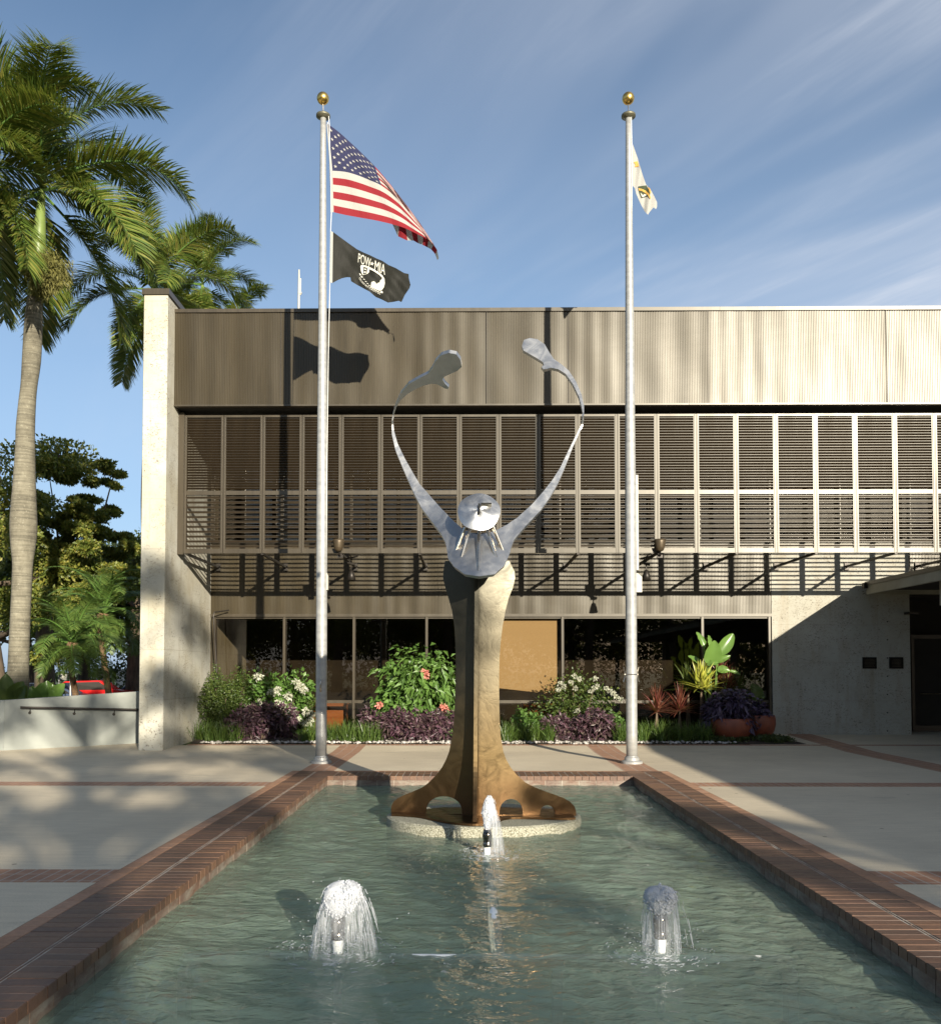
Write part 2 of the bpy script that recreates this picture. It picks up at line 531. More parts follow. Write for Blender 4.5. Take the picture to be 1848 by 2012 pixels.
    m3 = t.nodes.new('ShaderNodeMixShader')
    lk(t, fr.outputs[0], m3.inputs[0])
    lk(t, m2.outputs[0], m3.inputs[1])
    lk(t, g.outputs[0], m3.inputs[2])
    lk(t, m3.outputs[0], o.inputs['Surface'])
    MT['water'] = m
    # foaming water
    for nm, al in (('foam', 0.08), ('spray', 0.55), ('veil', 0.7)):
        m, t, b = newmat(nm)
        b.inputs['Base Color'].default_value = (0.80, 0.82, 0.85, 1)
        b.inputs['Roughness'].default_value = 0.12
        b.inputs['Specular IOR Level'].default_value = 0.6
        tl = t.nodes.new('ShaderNodeBsdfTranslucent')
        tl.inputs['Color'].default_value = (0.72, 0.75, 0.80, 1)
        tp = t.nodes.new('ShaderNodeBsdfTransparent')
        a1 = t.nodes.new('ShaderNodeMixShader')
        a1.inputs[0].default_value = 0.4
        a2 = t.nodes.new('ShaderNodeMixShader')
        a2.inputs[0].default_value = al
        lk(t, b.outputs[0], a1.inputs[1])
        lk(t, tl.outputs[0], a1.inputs[2])
        lk(t, a1.outputs[0], a2.inputs[1])
        lk(t, tp.outputs[0], a2.inputs[2])
        lk(t, a2.outputs[0], t.nodes['Material Output'].inputs['Surface'])
        if nm == 'veil':
            sn = noise(t, 30, 4, 0.6, stretch=(1, 1, 0.10))
            nn2 = noise(t, 9, 4, 0.7, stretch=(1, 1, 0.7))
            al_ = ramp(t, mth(t, 'ADD', mth(t, 'MULTIPLY', sn, .6), mth(t, 'MULTIPLY', nn2, .4)), [(0.38, (0.985, 0.985, 0.985)), (0.66, (0.55, 0.55, 0.55))])
            lk(t, al_, a2.inputs[0])
        if nm == 'foam':
            bump(t, b, noise(t, 120, 4, 0.8), 0.8, 0.01)
        MT[nm] = m


misc_mats()
MT['palm'] = leafmat('palm_leaflet', [(0.035, 0.065, 0.012), (0.07, 0.12, 0.02), (0.13, 0.17, 0.03), (0.24, 0.22, 0.05)], 0.28, 0.38, 0.8)
MT['datepalm'] = leafmat('date_palm_leaflet', [(0.05, 0.10, 0.02), (0.10, 0.17, 0.035), (0.16, 0.22, 0.05)], 0.3, 0.45, 1.0)
MT['tree'] = leafmat('tree_leaf', [(0.04, 0.06, 0.012), (0.085, 0.12, 0.02), (0.17, 0.19, 0.03), (0.27, 0.24, 0.045)], 0.3, 0.5, 0.5)
MT['darktree'] = leafmat('dark_tree_leaf', [(0.02, 0.035, 0.008), (0.04, 0.06, 0.012), (0.07, 0.09, 0.02)], 0.25, 0.55, 0.5)
MT['hedge'] = leafmat('hedge_leaf', [(0.03, 0.055, 0.012), (0.06, 0.10, 0.02), (0.11, 0.14, 0.03)], 0.3, 0.45, 3)
MT['bush'] = leafmat('bush_leaf', [(0.05, 0.10, 0.02), (0.09, 0.18, 0.035), (0.15, 0.26, 0.06)], 0.3, 0.4, 3)
MT['purple'] = leafmat('purple_leaf', [(0.03, 0.02, 0.022), (0.06, 0.034, 0.042), (0.11, 0.05, 0.075), (0.12, 0.095, 0.075)], 0.15, 0.4, 4)
MT['darkpurple'] = leafmat('dark_purple_leaf', [(0.03, 0.022, 0.045), (0.055, 0.035, 0.075), (0.09, 0.06, 0.10)], 0.1, 0.45, 4)
MT['liriope'] = leafmat('grass_blade', [(0.04, 0.08, 0.015), (0.08, 0.14, 0.03), (0.13, 0.19, 0.04)], 0.3, 0.4, 3)
MT['redblade'] = leafmat('red_blade', [(0.07, 0.018, 0.016), (0.16, 0.04, 0.03), (0.26, 0.12, 0.07)], 0.3, 0.35, 3)
MT['croton'] = leafmat('yellow_leaf', [(0.16, 0.22, 0.03), (0.42, 0.42, 0.06), (0.60, 0.58, 0.14)], 0.3, 0.35, 5)
MT['bigleaf'] = leafmat('broad_leaf', [(0.08, 0.16, 0.03), (0.13, 0.24, 0.05), (0.18, 0.30, 0.07)], 0.35, 0.3, 2)
MT['whiteflower'] = leafmat('white_petal', [(0.45, 0.46, 0.32), (0.55, 0.55, 0.44), (0.62, 0.62, 0.52)], 0.3, 0.6, 5)
MT['pinkflower'] = leafmat('pink_petal', [(0.70, 0.22, 0.18), (0.80, 0.30, 0.24), (0.85, 0.42, 0.34)], 0.3, 0.6, 5)
MT['fruit'] = leafmat('palm_flower', [(0.07, 0.07, 0.015), (0.13, 0.125, 0.03), (0.20, 0.185, 0.05)], 0.2, 0.7, 5)


# ------------------------------------------------------------------ mesh building
def wloc(o):
    v = Vector((0, 0, 0))
    while o is not None:
        v = v + o.location
        o = o.parent
    return v


def props(o, label=None, cat=None, group=None, kind=None):
    for k, v in (('label', label), ('category', cat), ('group', group), ('kind', kind)):
        if v:
            o[k] = v
    return o


def thing(name, label, cat, loc, group=None):
    o = bpy.data.objects.new(name, None)
    COL.objects.link(o)
    o.location = loc
    o.empty_display_size = 0.2
    return props(o, label, cat, group)


class MB:
    def __init__(s):
        s.v, s.f, s.m = [], [], []
        s.A = []                      # numpy blocks (verts, quads, mat)

    def add(s, vs, fs, mi=0):
        o = len(s.v)
        s.v.extend([tuple(p) for p in vs])
        s.f.extend([tuple(i + o for i in f) for f in fs])
        s.m.extend([mi] * len(fs))
        return s

    def box(s, x0, x1, y0, y1, z0, z1, mi=0, rot=None, piv=None):
        vs = [(x0, y0, z0), (x1, y0, z0), (x1, y1, z0), (x0, y1, z0), (x0, y0, z1), (x1, y0, z1), (x1, y1, z1), (x0, y1, z1)]
        if rot is not None:
            c = Vector(piv) if piv is not None else Vector(((x0 + x1) / 2, (y0 + y1) / 2, (z0 + z1) / 2))
            vs = [c + rot @ (Vector(p) - c) for p in vs]
        return s.add(vs, [(0, 3, 2, 1), (4, 5, 6, 7), (0, 1, 5, 4), (1, 2, 6, 5), (2, 3, 7, 6), (3, 0, 4, 7)], mi)

    def quad(s, a, b, c, d, mi=0):
        return s.add([a, b, c, d], [(0, 1, 2, 3)], mi)

    def tube(s, pts, rad, n=8, mi=0, caps=True, flat=1.0):
        pts = [Vector(p) for p in pts]
        if not hasattr(rad, '__len__'):
            rad = [rad] * len(pts)
        vs, fs = [], []
        up = Vector((0, 0, 1))
        prev = None
        for i, p in enumerate(pts):
            d = (pts[min(i + 1, len(pts) - 1)] - pts[max(i - 1, 0)])
            if d.length < 1e-9:
                d = Vector((0, 0, 1))
            d.normalize()
            if prev is None:
                a = d.cross(up)
                if a.length < 1e-3:
                    a = Vector((1, 0, 0))
            else:
                a = prev - d * prev.dot(d)
            a.normalize()
            prev = a
            b = d.cross(a)
            for k in range(n):
                t = 2 * math.pi * k / n
                vs.append(p + (a * math.cos(t) + b * math.sin(t) * flat) * rad[i])
        for i in range(len(pts) - 1):
            for k in range(n):
                k2 = (k + 1) % n
                fs.append((i * n + k, i * n + k2, (i + 1) * n + k2, (i + 1) * n + k))
        if caps:
            fs.append(tuple(range(n))[::-1])
            fs.append(tuple((len(pts) - 1) * n + k for k in range(n)))
        return s.add(vs, fs, mi)

    def lathe(s, prof, c=(0, 0, 0), n=24, mi=0, wob=None):
        vs, fs = [], []
        for i, (r, z) in enumerate(prof):
            for k in range(n):
                t = 2 * math.pi * k / n
                q = wob(t, z) if wob else 1.0
                vs.append((c[0] + r * q * math.cos(t), c[1] + r * q * math.sin(t), c[2] + z))
        for i in range(len(prof) - 1):
            for k in range(n):
                k2 = (k + 1) % n
                fs.append((i * n + k, i * n + k2, (i + 1) * n + k2, (i + 1) * n + k))
        fs.append(tuple(range(n))[::-1])
        fs.append(tuple((len(prof) - 1) * n + k for k in range(n)))
        return s.add(vs, fs, mi)

    def arr(s, V, F, mi=0):
        s.A.append((np.asarray(V, dtype=np.float64), np.asarray(F, dtype=np.int64), mi))
        return s

    def mesh(s, name, mats, off, smooth):
        V = [np.array(s.v, dtype=np.float64).reshape(-1, 3)]
        me = bpy.data.meshes.new(name)
        n0 = len(s.v)
        if not s.A:
            me.from_pydata([tuple(p) for p in (V[0] - np.array(off))], [], s.f)
            mi = s.m
            me.polygons.foreach_set('material_index', mi)
        else:
            loops, starts, tot, mi = [], [], [], []
            ls = 0
            for f, m_ in zip(s.f, s.m):
                loops.extend(f)
                starts.append(ls)
                tot.append(len(f))
                ls += len(f)
                mi.append(m_)
            L = [np.array(loops, dtype=np.int64)]
            S = [np.array(starts, dtype=np.int64)]
            T = [np.array(tot, dtype=np.int64)]
            Mi = [np.array(mi, dtype=np.int64)]
            for (v, f, m_) in s.A:
                V.append(v)
                L.append((f + n0).ravel())
                k = f.shape[1]
                S.append(ls + np.arange(len(f)) * k)
                T.append(np.full(len(f), k))
                Mi.append(np.full(len(f), m_))
                ls += f.size
                n0 += len(v)
            VV = np.concatenate(V) - np.array(off)
            L = np.concatenate(L)
            S = np.concatenate(S)
            T = np.concatenate(T)
            me.vertices.add(len(VV))
            me.vertices.foreach_set('co', VV.ravel())
            me.loops.add(len(L))
            me.loops.foreach_set('vertex_index', L.astype(np.int32))
            me.polygons.add(len(S))
            me.polygons.foreach_set('loop_start', S.astype(np.int32))
            me.polygons.foreach_set('loop_total', T.astype(np.int32))
            me.polygons.foreach_set('material_index', np.concatenate(Mi).astype(np.int32))
            me.update(calc_edges=True)
        for m_ in (mats if isinstance(mats, (list, tuple)) else [mats]):
            me.materials.append(m_)
        me.polygons.foreach_set('use_smooth', [bool(smooth)] * len(me.polygons))
        me.update()
        return me

    def build(s, name, mats, parent=None, label=None, smooth=False, cat=None, group=None, kind=None, origin=None):
        if parent is not None:
            base = wloc(parent)
            off, loc = base, (0, 0, 0)
        else:
            if origin is None:
                P = [np.array(s.v, dtype=np.float64).reshape(-1, 3)] + [a[0] for a in s.A]
                P = np.concatenate(P)
                lo, hi = P.min(0), P.max(0)
                origin = ((lo[0] + hi[0]) / 2, (lo[1] + hi[1]) / 2, lo[2])
            off, loc = Vector(origin), origin
        me = s.mesh(name, mats, tuple(off), smooth)
        o = bpy.data.objects.new(name, me)
        COL.objects.link(o)
        o.location = loc
        if parent is not None:
            o.parent = parent
        return props(o, label, cat, group, kind)


def copy_tree(o, parent=None):
    c = o.copy()
    COL.objects.link(c)
    c.parent = parent
    for ch in [x for x in COL.objects if x.parent == o]:
        copy_tree(ch, c)
    return c


def leaf_block(P, D, N, Ln, Wd, fold=0.15, droop=0.0):
    """folded leaves: 6 verts, 4 triangles as 2 quads; P base, D direction, N normal, arrays"""
    P, D, N = (np.asarray(a, float) for a in (P, D, N))
    D = D / (np.linalg.norm(D, axis=1, keepdims=True) + 1e-9)
    S = np.cross(D, N)
    S /= (np.linalg.norm(S, axis=1, keepdims=True) + 1e-9)
    U = np.cross(S, D)
    Ln = np.broadcast_to(np.asarray(Ln, float), (len(P),))[:, None]
    Wd = np.broadcast_to(np.asarray(Wd, float), (len(P),))[:, None]
    dz = np.array([0, 0, -1.0]) * droop
    mid = P + D * Ln * 0.45 - U * Wd * fold
    tip = P + D * Ln + dz * Ln
    l = P + D * Ln * 0.42 + S * Wd * 0.5 + dz * Ln * 0.15
    r = P + D * Ln * 0.42 - S * Wd * 0.5 + dz * Ln * 0.15
    V = np.stack([P, l, tip, r, mid], 1).reshape(-1, 3)
    k = np.arange(len(P))[:, None] * 5
    F = np.concatenate([k + np.array([[0, 4, 2, 1]]), k + np.array([[0, 3, 2, 4]])], 0)
    return V, F


def rand_dirs(n, up=0.0):
    d = rng.normal(size=(n, 3))
    d[:, 2] += up
    return d / np.linalg.norm(d, axis=1, keepdims=True)


def clump_leaves(mb, c, rad, n, ln, wd, mi=0, shell=0.55, droop=0.2, up=0.2):
    """leaves over and through an ellipsoid clump"""
    d = rand_dirs(n, 0.1)
    r = shell + (1 - shell) * rng.random((n, 1)) ** 0.6
    bumps = 1 + 0.18 * np.sin(d[:, :1] * 5 + c[0] * 3) + 0.15 * np.sin(d[:, 1:2] * 6 + c[1] * 5) + 0.12 * np.sin(d[:, 2:3] * 7)
    P = np.array(c) + d * np.array(rad) * r * bumps
    D = d * 0.8 + rand_dirs(n) * 0.8 + np.array([0, 0, up])
    N = rand_dirs(n) * 0.7 + d * 0.9 + np.array([0, 0, 0.15])
    V, F = leaf_block(P, D, N, ln * (0.6 + 0.7 * rng.random(n)), wd * (0.7 + 0.6 * rng.random(n)), 0.15, droop)
    mb.arr(V, F, mi)


def in_poly(x, y, poly):
    c = False
    j = len(poly) - 1
    for i in range(len(poly)):
        xi, yi = poly[i]
        xj, yj = poly[j]
        if (yi > y) != (yj > y) and x < (xj - xi) * (y - yi) / (yj - yi) + xi:
            c = not c
        j = i
    return c


def smooth_poly(pts, k=3):
    """closed Catmull-Rom through the points"""
    n = len(pts)
    out = []
    for i in range(n):
        p0, p1, p2, p3 = (pts[(i + j - 1) % n] for j in range(4))
        for s in range(k):
            t = s / k
            out.append(tuple(0.5 * ((2 * b) + (-a + c) * t + (2 * a - 5 * b + 4 * c - d) * t * t + (-a + 3 * b - 3 * c + d) * t ** 3) for a, b, c, d in zip(p0, p1, p2, p3)))
    return out


def crspline(pts, k=8):
    out = []
    n = len(pts)
    for i in range(n - 1):
        p0, p1, p2, p3 = pts[max(i - 1, 0)], pts[i], pts[i + 1], pts[min(i + 2, n - 1)]
        for s in range(k):
            t = s / k
            out.append(tuple(0.5 * ((2 * b) + (-a + c) * t + (2 * a - 5 * b + 4 * c - d) * t * t + (-a + 3 * b - 3 * c + d) * t ** 3) for a, b, c, d in zip(p0, p1, p2, p3)))
    out.append(tuple(pts[-1]))
    return out


def plate(mb, outline, fn, holes=(), sp=8.0, mi=0):
    """fills a flat outline with an even triangle mesh and maps it into space with fn"""
    polys = [outline] + list(holes)
    vs, es = [], []
    for P in polys:
        # resample
        Q = []
        n = len(P)
        for i in range(n):
            a, b = P[i], P[(i + 1) % n]
            L = math.hypot(b[0] - a[0], b[1] - a[1])
            k = max(1, int(L / sp))
            for s_ in range(k):
                Q.append((a[0] + (b[0] - a[0]) * s_ / k, a[1] + (b[1] - a[1]) * s_ / k))
        o = len(vs)
        vs += [Vector(q) for q in Q]
        es += [(o + i, o + (i + 1) % len(Q)) for i in range(len(Q))]
    xs = [p[0] for p in outline]
    ys = [p[1] for p in outline]
    nb = len(vs)
    y = min(ys) + sp * 0.5
    r = 0
    while y < max(ys):
        x = min(xs) + sp * (0.5 if r % 2 else 1.0)
        while x < max(xs):
            if in_poly(x, y, outline) and not any(in_poly(x, y, h) for h in holes) and min((x - p.x) ** 2 + (y - p.y) ** 2 for p in vs[:nb]) > (0.45 * sp) ** 2:
                vs.append(Vector((x, y)))
            x += sp
        y += sp * 0.87
        r += 1
    res = delaunay_2d_cdt(vs, es, [], 0, 1e-4)
    V2, F2 = res[0], res[2]
    keep = []
    for f in F2:
        cx = sum(V2[i].x for i in f) / 3
        cy = sum(V2[i].y for i in f) / 3
        a_, b_, c_ = (V2[i] for i in f)
        ar_ = abs((b_ - a_).cross(c_ - a_))
        lg = max((b_ - a_).length, (c_ - b_).length, (a_ - c_).length)
        if ar_ < 0.03 * lg * lg:
            continue
        if in_poly(cx, cy, outline) and not any(in_poly(cx, cy, h) for h in holes):
            keep.append(tuple(f))
    used = sorted({i for f in keep for i in f})
    mp_ = {i: k for k, i in enumerate(used)}
    mb.add([fn(V2[i].x, V2[i].y) for i in used], [tuple(mp_[i] for i in f) for f in keep], mi)
    return mb


def solidify(o, th, off=-1.0):
    m = o.modifiers.new('thickness', 'SOLIDIFY')
    m.thickness = th
    m.offset = off
    e = o.modifiers.new('sharp rim', 'EDGE_SPLIT')
    e.split_angle = R(45)
    return o


# ------------------------------------------------------------------ the setting
def gz(y):
    return 0.0 if y < 18 else 0.034 * (min(y, 21.6) - 18)


WZ = -0.14                      # water level
PX0, PX1, PY0, PY1 = -2.143, 2.528, 0.35, 13.80
OX0, OX1, OY1 = PX0 - 0.535, PX1 + 0.535, PY1 + 0.60


def ground():
    xs = [-900, -200, -80, -40, -20, -12, OX0 - 0.05, OX1 + 0.05, 12, 20, 40, 80, 200, 900]
    ys = [-900, -200, -80, -40, -15, -6, 0.2, OY1 + 0.05, 18, 21.6, 24, 27, 40, 80, 200, 1200]
    mb = MB()

    def z(x, y):
        a = gz(y) - 0.03 if y < 24 else 0.09 - 0.03 * min((y - 24), 18)
        return a
    for i in range(len(xs) - 1):
        for j in range(len(ys) - 1):
            if xs[i] >= OX0 - 0.06 and xs[i + 1] <= OX1 + 0.06 and ys[j] >= 0.19 and ys[j + 1] <= OY1 + 0.06:
                continue
            mb.quad(*[(x, y, z(x, y)) for x, y in ((xs[i], ys[j]), (xs[i + 1], ys[j]), (xs[i + 1], ys[j + 1]), (xs[i], ys[j + 1]))])
    mb.build('ground', MT['grassland'], kind='structure', origin=(0, 0, 0))
    # car park behind the trees
    mb = MB()
    mb.box(-90, -8, 38, 62, -0.60, -0.38)
    mb.build('parking_lot', MT['asphalt'], kind='structure')


ground()

XB = [(-2.678, -2.143), (2.5, 3.06)]
YB = [(-5.0, -4.55), (1.05, 1.5), (6.86, 7.31), (12.61, 13.06)]


def paving():
    con, by, bx = MB(), MB(), MB()
    ex0, ex1 = OX0 - 0.13, OX1 + 0.13

    def slab(mb, x0, x1, y0, y1, dz=0.0):
        ys = [y0] + [v for v in (18.0, 19.0, 20.0, 21.0) if y0 < v < y1] + [y1]
        for a, b in zip(ys, ys[1:]):
            mb.quad((x0, a, gz(a) + dz), (x1, a, gz(a) + dz), (x1, b, gz(b) + dz), (x0, b, gz(b) + dz))
    # left of pool, right of pool
    for (x0, x1) in ((-34, ex0), (ex1, 7.5), (8.1, 34)):
        ys = [-30] + [v for p in YB for v in p] + [OY1 + 0.13]
        for k in range(0, len(ys) - 1):
            slab(bx if k % 2 else con, x0, x1, ys[k], ys[k + 1])
    # behind the pool
    for (x0, x1) in ((-34, -2.678), (-2.143, 2.5), (3.06, 7.5), (8.1, 34)):
        slab(con, x0, x1, OY1 + 0.13, 19.05)
    slab(by, -2.678, -2.143, OY1 + 0.13, 19.05)
    slab(by, 2.5, 3.06, OY1 + 0.13, 19.05)
    slab(by, 7.5, 8.1, -30, 21.44)
    slab(bx, -5.95, 7.5, 19.05, 19.27)
    slab(bx, 8.1, 34, 19.05, 19.27)
    slab(con, 6.0, 7.5, 19.27, 21.44)
    slab(con, 8.1, 34, 19.27, 24.5)
    slab(con, -34, -6.7, 19.05, 24.0)
    slab(con, -8.0, -6.7, 24, 30)
    slab(con, ex0 - 0.0, ex1, -30, 0.2)
    con.build('plaza', MT['concrete'], kind='structure', origin=(0, 0, 0))
    bx.build('brick_band', MT['band'], kind='structure', origin=(0, 0, 0))
    by.build('brick_path', MT['band_y'], kind='structure', origin=(0, 0, 0))
    # near slab under the camera side of the pool
    mb = MB()


paving()


def brick(mb, x0, x1, y0, y1, z0, z1, c=0.004):
    """one brick with a slightly eased top"""
    vs = [(x0, y0, z0), (x1, y0, z0), (x1, y1, z0), (x0, y1, z0),
          (x0, y0, z1 - c), (x1, y0, z1 - c), (x1, y1, z1 - c), (x0, y1, z1 - c),
          (x0 + c, y0 + c, z1), (x1 - c, y0 + c, z1), (x1 - c, y1 - c, z1), (x0 + c, y1 - c, z1)]
    fs = [(0, 1, 5, 4), (1, 2, 6, 5), (2, 3, 7, 6), (3, 0, 4, 7), (4, 5, 9, 8), (5, 6, 10, 9), (6, 7, 11, 10), (7, 4, 8, 11), (8, 9, 10, 11)]
    mb.add(vs, fs)


def pool():
    t = thing('fountain_pool', 'long rectangular fountain pool edged with dark red brick coping', 'pool', ((PX0 + PX1) / 2, 7, -0.6))
    mb = MB()
    j = 0.007
    rr = random.Random(3)
    for x0 in (OX0, PX1):
        y = 0.2
        while y < OY1:
            for k in range(3):
                a, a2 = ((0, .252), (.2605, .2745), (.283, .535))[k]
                in_ = -0.018 if (x0 == PX1 and k == 0) else 0.0
                out_ = 0.018 if (x0 == OX0 and k == 2) else 0.0
                jj = 0.004
                brick(mb, x0 + a + in_ + .001, x0 + a2 + out_ - .001 + rr.uniform(-0.002, 0.002), y + jj, y + 0.105 - jj + rr.uniform(-0.001, 0.001), -0.06, 0.004 + rr.uniform(-0.0015, 0.0015), 0.003)
            y += 0.105
    for k in range(2):
        x = PX0 + 0.0
        while x < PX1 - 0.05:
            a = PY1 + k * 0.3
            brick(mb, x + 0.004, min(x + 0.105, PX1) - 0.004, a + 0.004 - (0.018 if k == 0 else 0), a + 0.296, -0.06, 0.004 + rr.uniform(-0.0015, 0.0015), 0.003)
            x += 0.105
    mb.build('coping', MT['coping'], t)
    mb = MB()
    for x0 in (OX0 - 0.13, OX1):
        y = -0.2
        while y < OY1 + 0.1:
            brick(mb, x0 + 0.004, x0 + 0.126, y + 0.003, y + 0.207, -0.05, 0.002 + rr.uniform(-.001, .001), 0.002)
            y += 0.21
    x = OX0
    while x < OX1:
        brick(mb, x + 0.003, x + 0.207, OY1 + 0.004, OY1 + 0.126, -0.05, 0.002 + rr.uniform(-.001, .001), 0.002)
        x += 0.21
    mb.build('edging', MT['edging'], t)
    # facing tiles on the pool wall
    mb = MB()
    f = 0.256
    for side in (0, 1):
        y = 0.35
        while y < PY1 - 0.05:
            y2 = min(y + f, PY1)
            e = rr.uniform(-0.002, 0.002)
            if side == 0:
                mb.box(PX0 - 0.03, PX0 + 0.004 + e, y + 0.004, y2 - 0.004, -0.26, -0.062)
            else:
                mb.box(PX1 - 0.004 + e, PX1 + 0.03, y + 0.004, y2 - 0.004, -0.26, -0.062)
            y += f
    x = PX0
    while x < PX1 - 0.02:
        x2 = min(x + f, PX1)
        mb.box(x + 0.004, x2 - 0.004, PY1 - 0.004 + rr.uniform(-0.002, 0.002), PY1 + 0.03, -0.26, -0.062)
        x += f
    mb.build('facing', MT['facing'], t)
    mb = MB()
    mb.box(OX0, PX0 - 0.001, 0.2, OY1, -0.6, 0.0008)
    mb.box(PX1 + 0.001, OX1, 0.2, OY1, -0.6, 0.0008)
    mb.box(PX0 - 0.0005, PX1 + 0.0005, PY1 + 0.001, OY1, -0.6, 0.0008)
    mb.box(OX0, OX1, 0.0, 0.35, -0.6, -0.003)
    mb.build('mortar_bed', MT['mortar'], t)
    mb = MB()
    mb.box(PX0 - 0.01, PX1 + 0.01, 0.3, PY1 + 0.01, -0.62, -0.56)
    mb.box(PX0 - 0.012, PX0 + 0.02, 0.3, PY1, -0.56, -0.262)
    mb.box(PX1 - 0.02, PX1 + 0.012, 0.3, PY1, -0.56, -0.262)
    mb.box(PX0, PX1, PY1 - 0.02, PY1 + 0.012, -0.56, -0.262)
    bas_ = mb.build('basin', MT['floor_paint'], t)
    # the water surface: wind ripples and rings round the three jets
    nx, ny = 260, 760
    X, Y = np.meshgrid(np.linspace(PX0 - 0.005, PX1 + 0.005, nx), np.linspace(0.34, PY1 + 0.005, ny))
    Z = np.zeros_like(X)
    r2 = np.random.default_rng(11)
    for k in range(70):
        wl = 0.085 * 1.085 ** (k % 28) * (1 + 0.25 * r2.random())
        th = r2.normal(0.9, 0.75)
        ph = r2.random() * 6.28
        kx, ky = 2 * np.pi / wl * math.cos(th), 2 * np.pi / wl * math.sin(th)
        mod = 0.5 + 0.5 * np.sin(X * r2.normal(0, 0.8) + Y * r2.normal(0, 0.6) + r2.random() * 6.28)
        Z += 0.0046 * wl * np.sin(kx * X + ky * Y + ph + 0.6 * np.sin(X * 1.7 + Y * 1.1 + ph)) * mod
    for (jx, jy, a) in JETS:
        d = np.hypot(X - jx, Y - jy)
        Z += 0.0022 * a * np.sin(d * 2 * np.pi / 0.19 + 1.2 * np.sin(3 * np.arctan2(Y - jy, X - jx) + d * 3)) * np.exp(-((d - 0.35) / 0.6) ** 2)
        Z += 0.0035 * a * np.sin(X * 50 + 3 * np.sin(Y * 31)) * np.sin(Y * 47 + 2 * np.sin(X * 29)) * np.exp(-(d / 0.5) ** 2)
    V = np.stack([X, Y, Z * 1.0 + WZ], -1).reshape(-1, 3)
    i, jj = np.meshgrid(np.arange(nx - 1), np.arange(ny - 1))
    a = (jj * nx + i).ravel()
    F = np.stack([a, a + 1, a + nx + 1, a + nx], 1)
    mb = MB().arr(V, F)
    wo_ = mb.build('water', MT['water'], kind='structure', smooth=True, origin=(0, 7, WZ))
    wo_.cycles.is_caustics_caster = True
    bas_.cycles.is_caustics_receiver = True


JETS = [(at(664, 1872, z=WZ).x, at(664, 1872, z=WZ).y, 1.3), (at(1297.5, 1872, z=WZ).x, at(1297.5, 1872, z=WZ).y, 0.9), (at(957, 1679, z=WZ).x, at(957, 1679, z=WZ).y, 1.0)]
pool()


# ------------------------------------------------------------------ the building
YC, YF, YL, YW = 18.15, 18.60, 18.92, 21.45       # fin wall front, fascia, louvre screen, recessed wall
XI = at(320, 1470, y=YC).x                        # inner face of the fin wall
XO = at(272, 1470, y=YC).x
XE = 17.0                                         # building's far end, out of the picture
bld = thing('office_building', 'two storey office building with bronze ribbed fascia, louvre screen and pale stone fin wall', 'building', (4, YW, 0))


def ribs(x0, x1, y, z0, z1, pitch=0.0345, depth=0.012, seed=1, name='fascia', mats=None, label=None):
    """ribbed metal sheet with slightly uneven panels"""
    n = int((x1 - x0) / pitch)
    r = np.random.default_rng(seed)
    xs, ys = [], []
    for i in range(n):
        a = x0 + (x1 - x0) * i / n
        p = (x1 - x0) / n
        for fx, dy in ((0.0, 0.0), (0.42, 0.0), (0.56, depth), (0.86, depth)):
            xx = a + p * fx
            w_ = 0.0050 * math.sin(xx * 2.3 + 1.3 * math.sin(xx * 1.1)) + 0.0019 * math.sin(xx * 13.7 + 2 * math.sin(xx * 2.1 + seed))
            xs.append(xx)
            ys.append(y + dy + w_)
    xs.append(x1)
    ys.append(y)
    zs = np.linspace(z0, z1, 9)
    V = []
    for k, z in enumerate(zs):
        amp = 0.0045 * math.sin(math.pi * k / 8)
        for x, yy in zip(xs, ys):
            V.append((x, yy + amp * math.sin(x * 5.3 + k * 0.5 + seed), z))
    m = len(xs)
    F = [(k * m + i, k * m + i + 1, (k + 1) * m + i + 1, (k + 1) * m + i) for k in range(8) for i in range(m - 1)]
    mb = MB().arr(V, F)
    return mb.build(name, mats or MT['bronze'], bld, label=label)


ZFT, ZFB = at(600, 607, y=YF).z, at(600, 798, y=YF).z
ZCT = at(300, 568, y=YC).z
ZLT, ZLM, ZLB = at(600, 815, y=YL).z, at(600, 968, y=YL).z, at(600, 1087, y=YL).z
ZWT = at(700, 1212, y=YW).z                      # head of the ground floor windows
ZT = at(1240, 1379, y=YW).z                      # their transom
XS = at(1516, 1300, y=YW).x                      # start of the stone panel
XD = at(1787, 1300, y=YW).x                      # start of the entrance


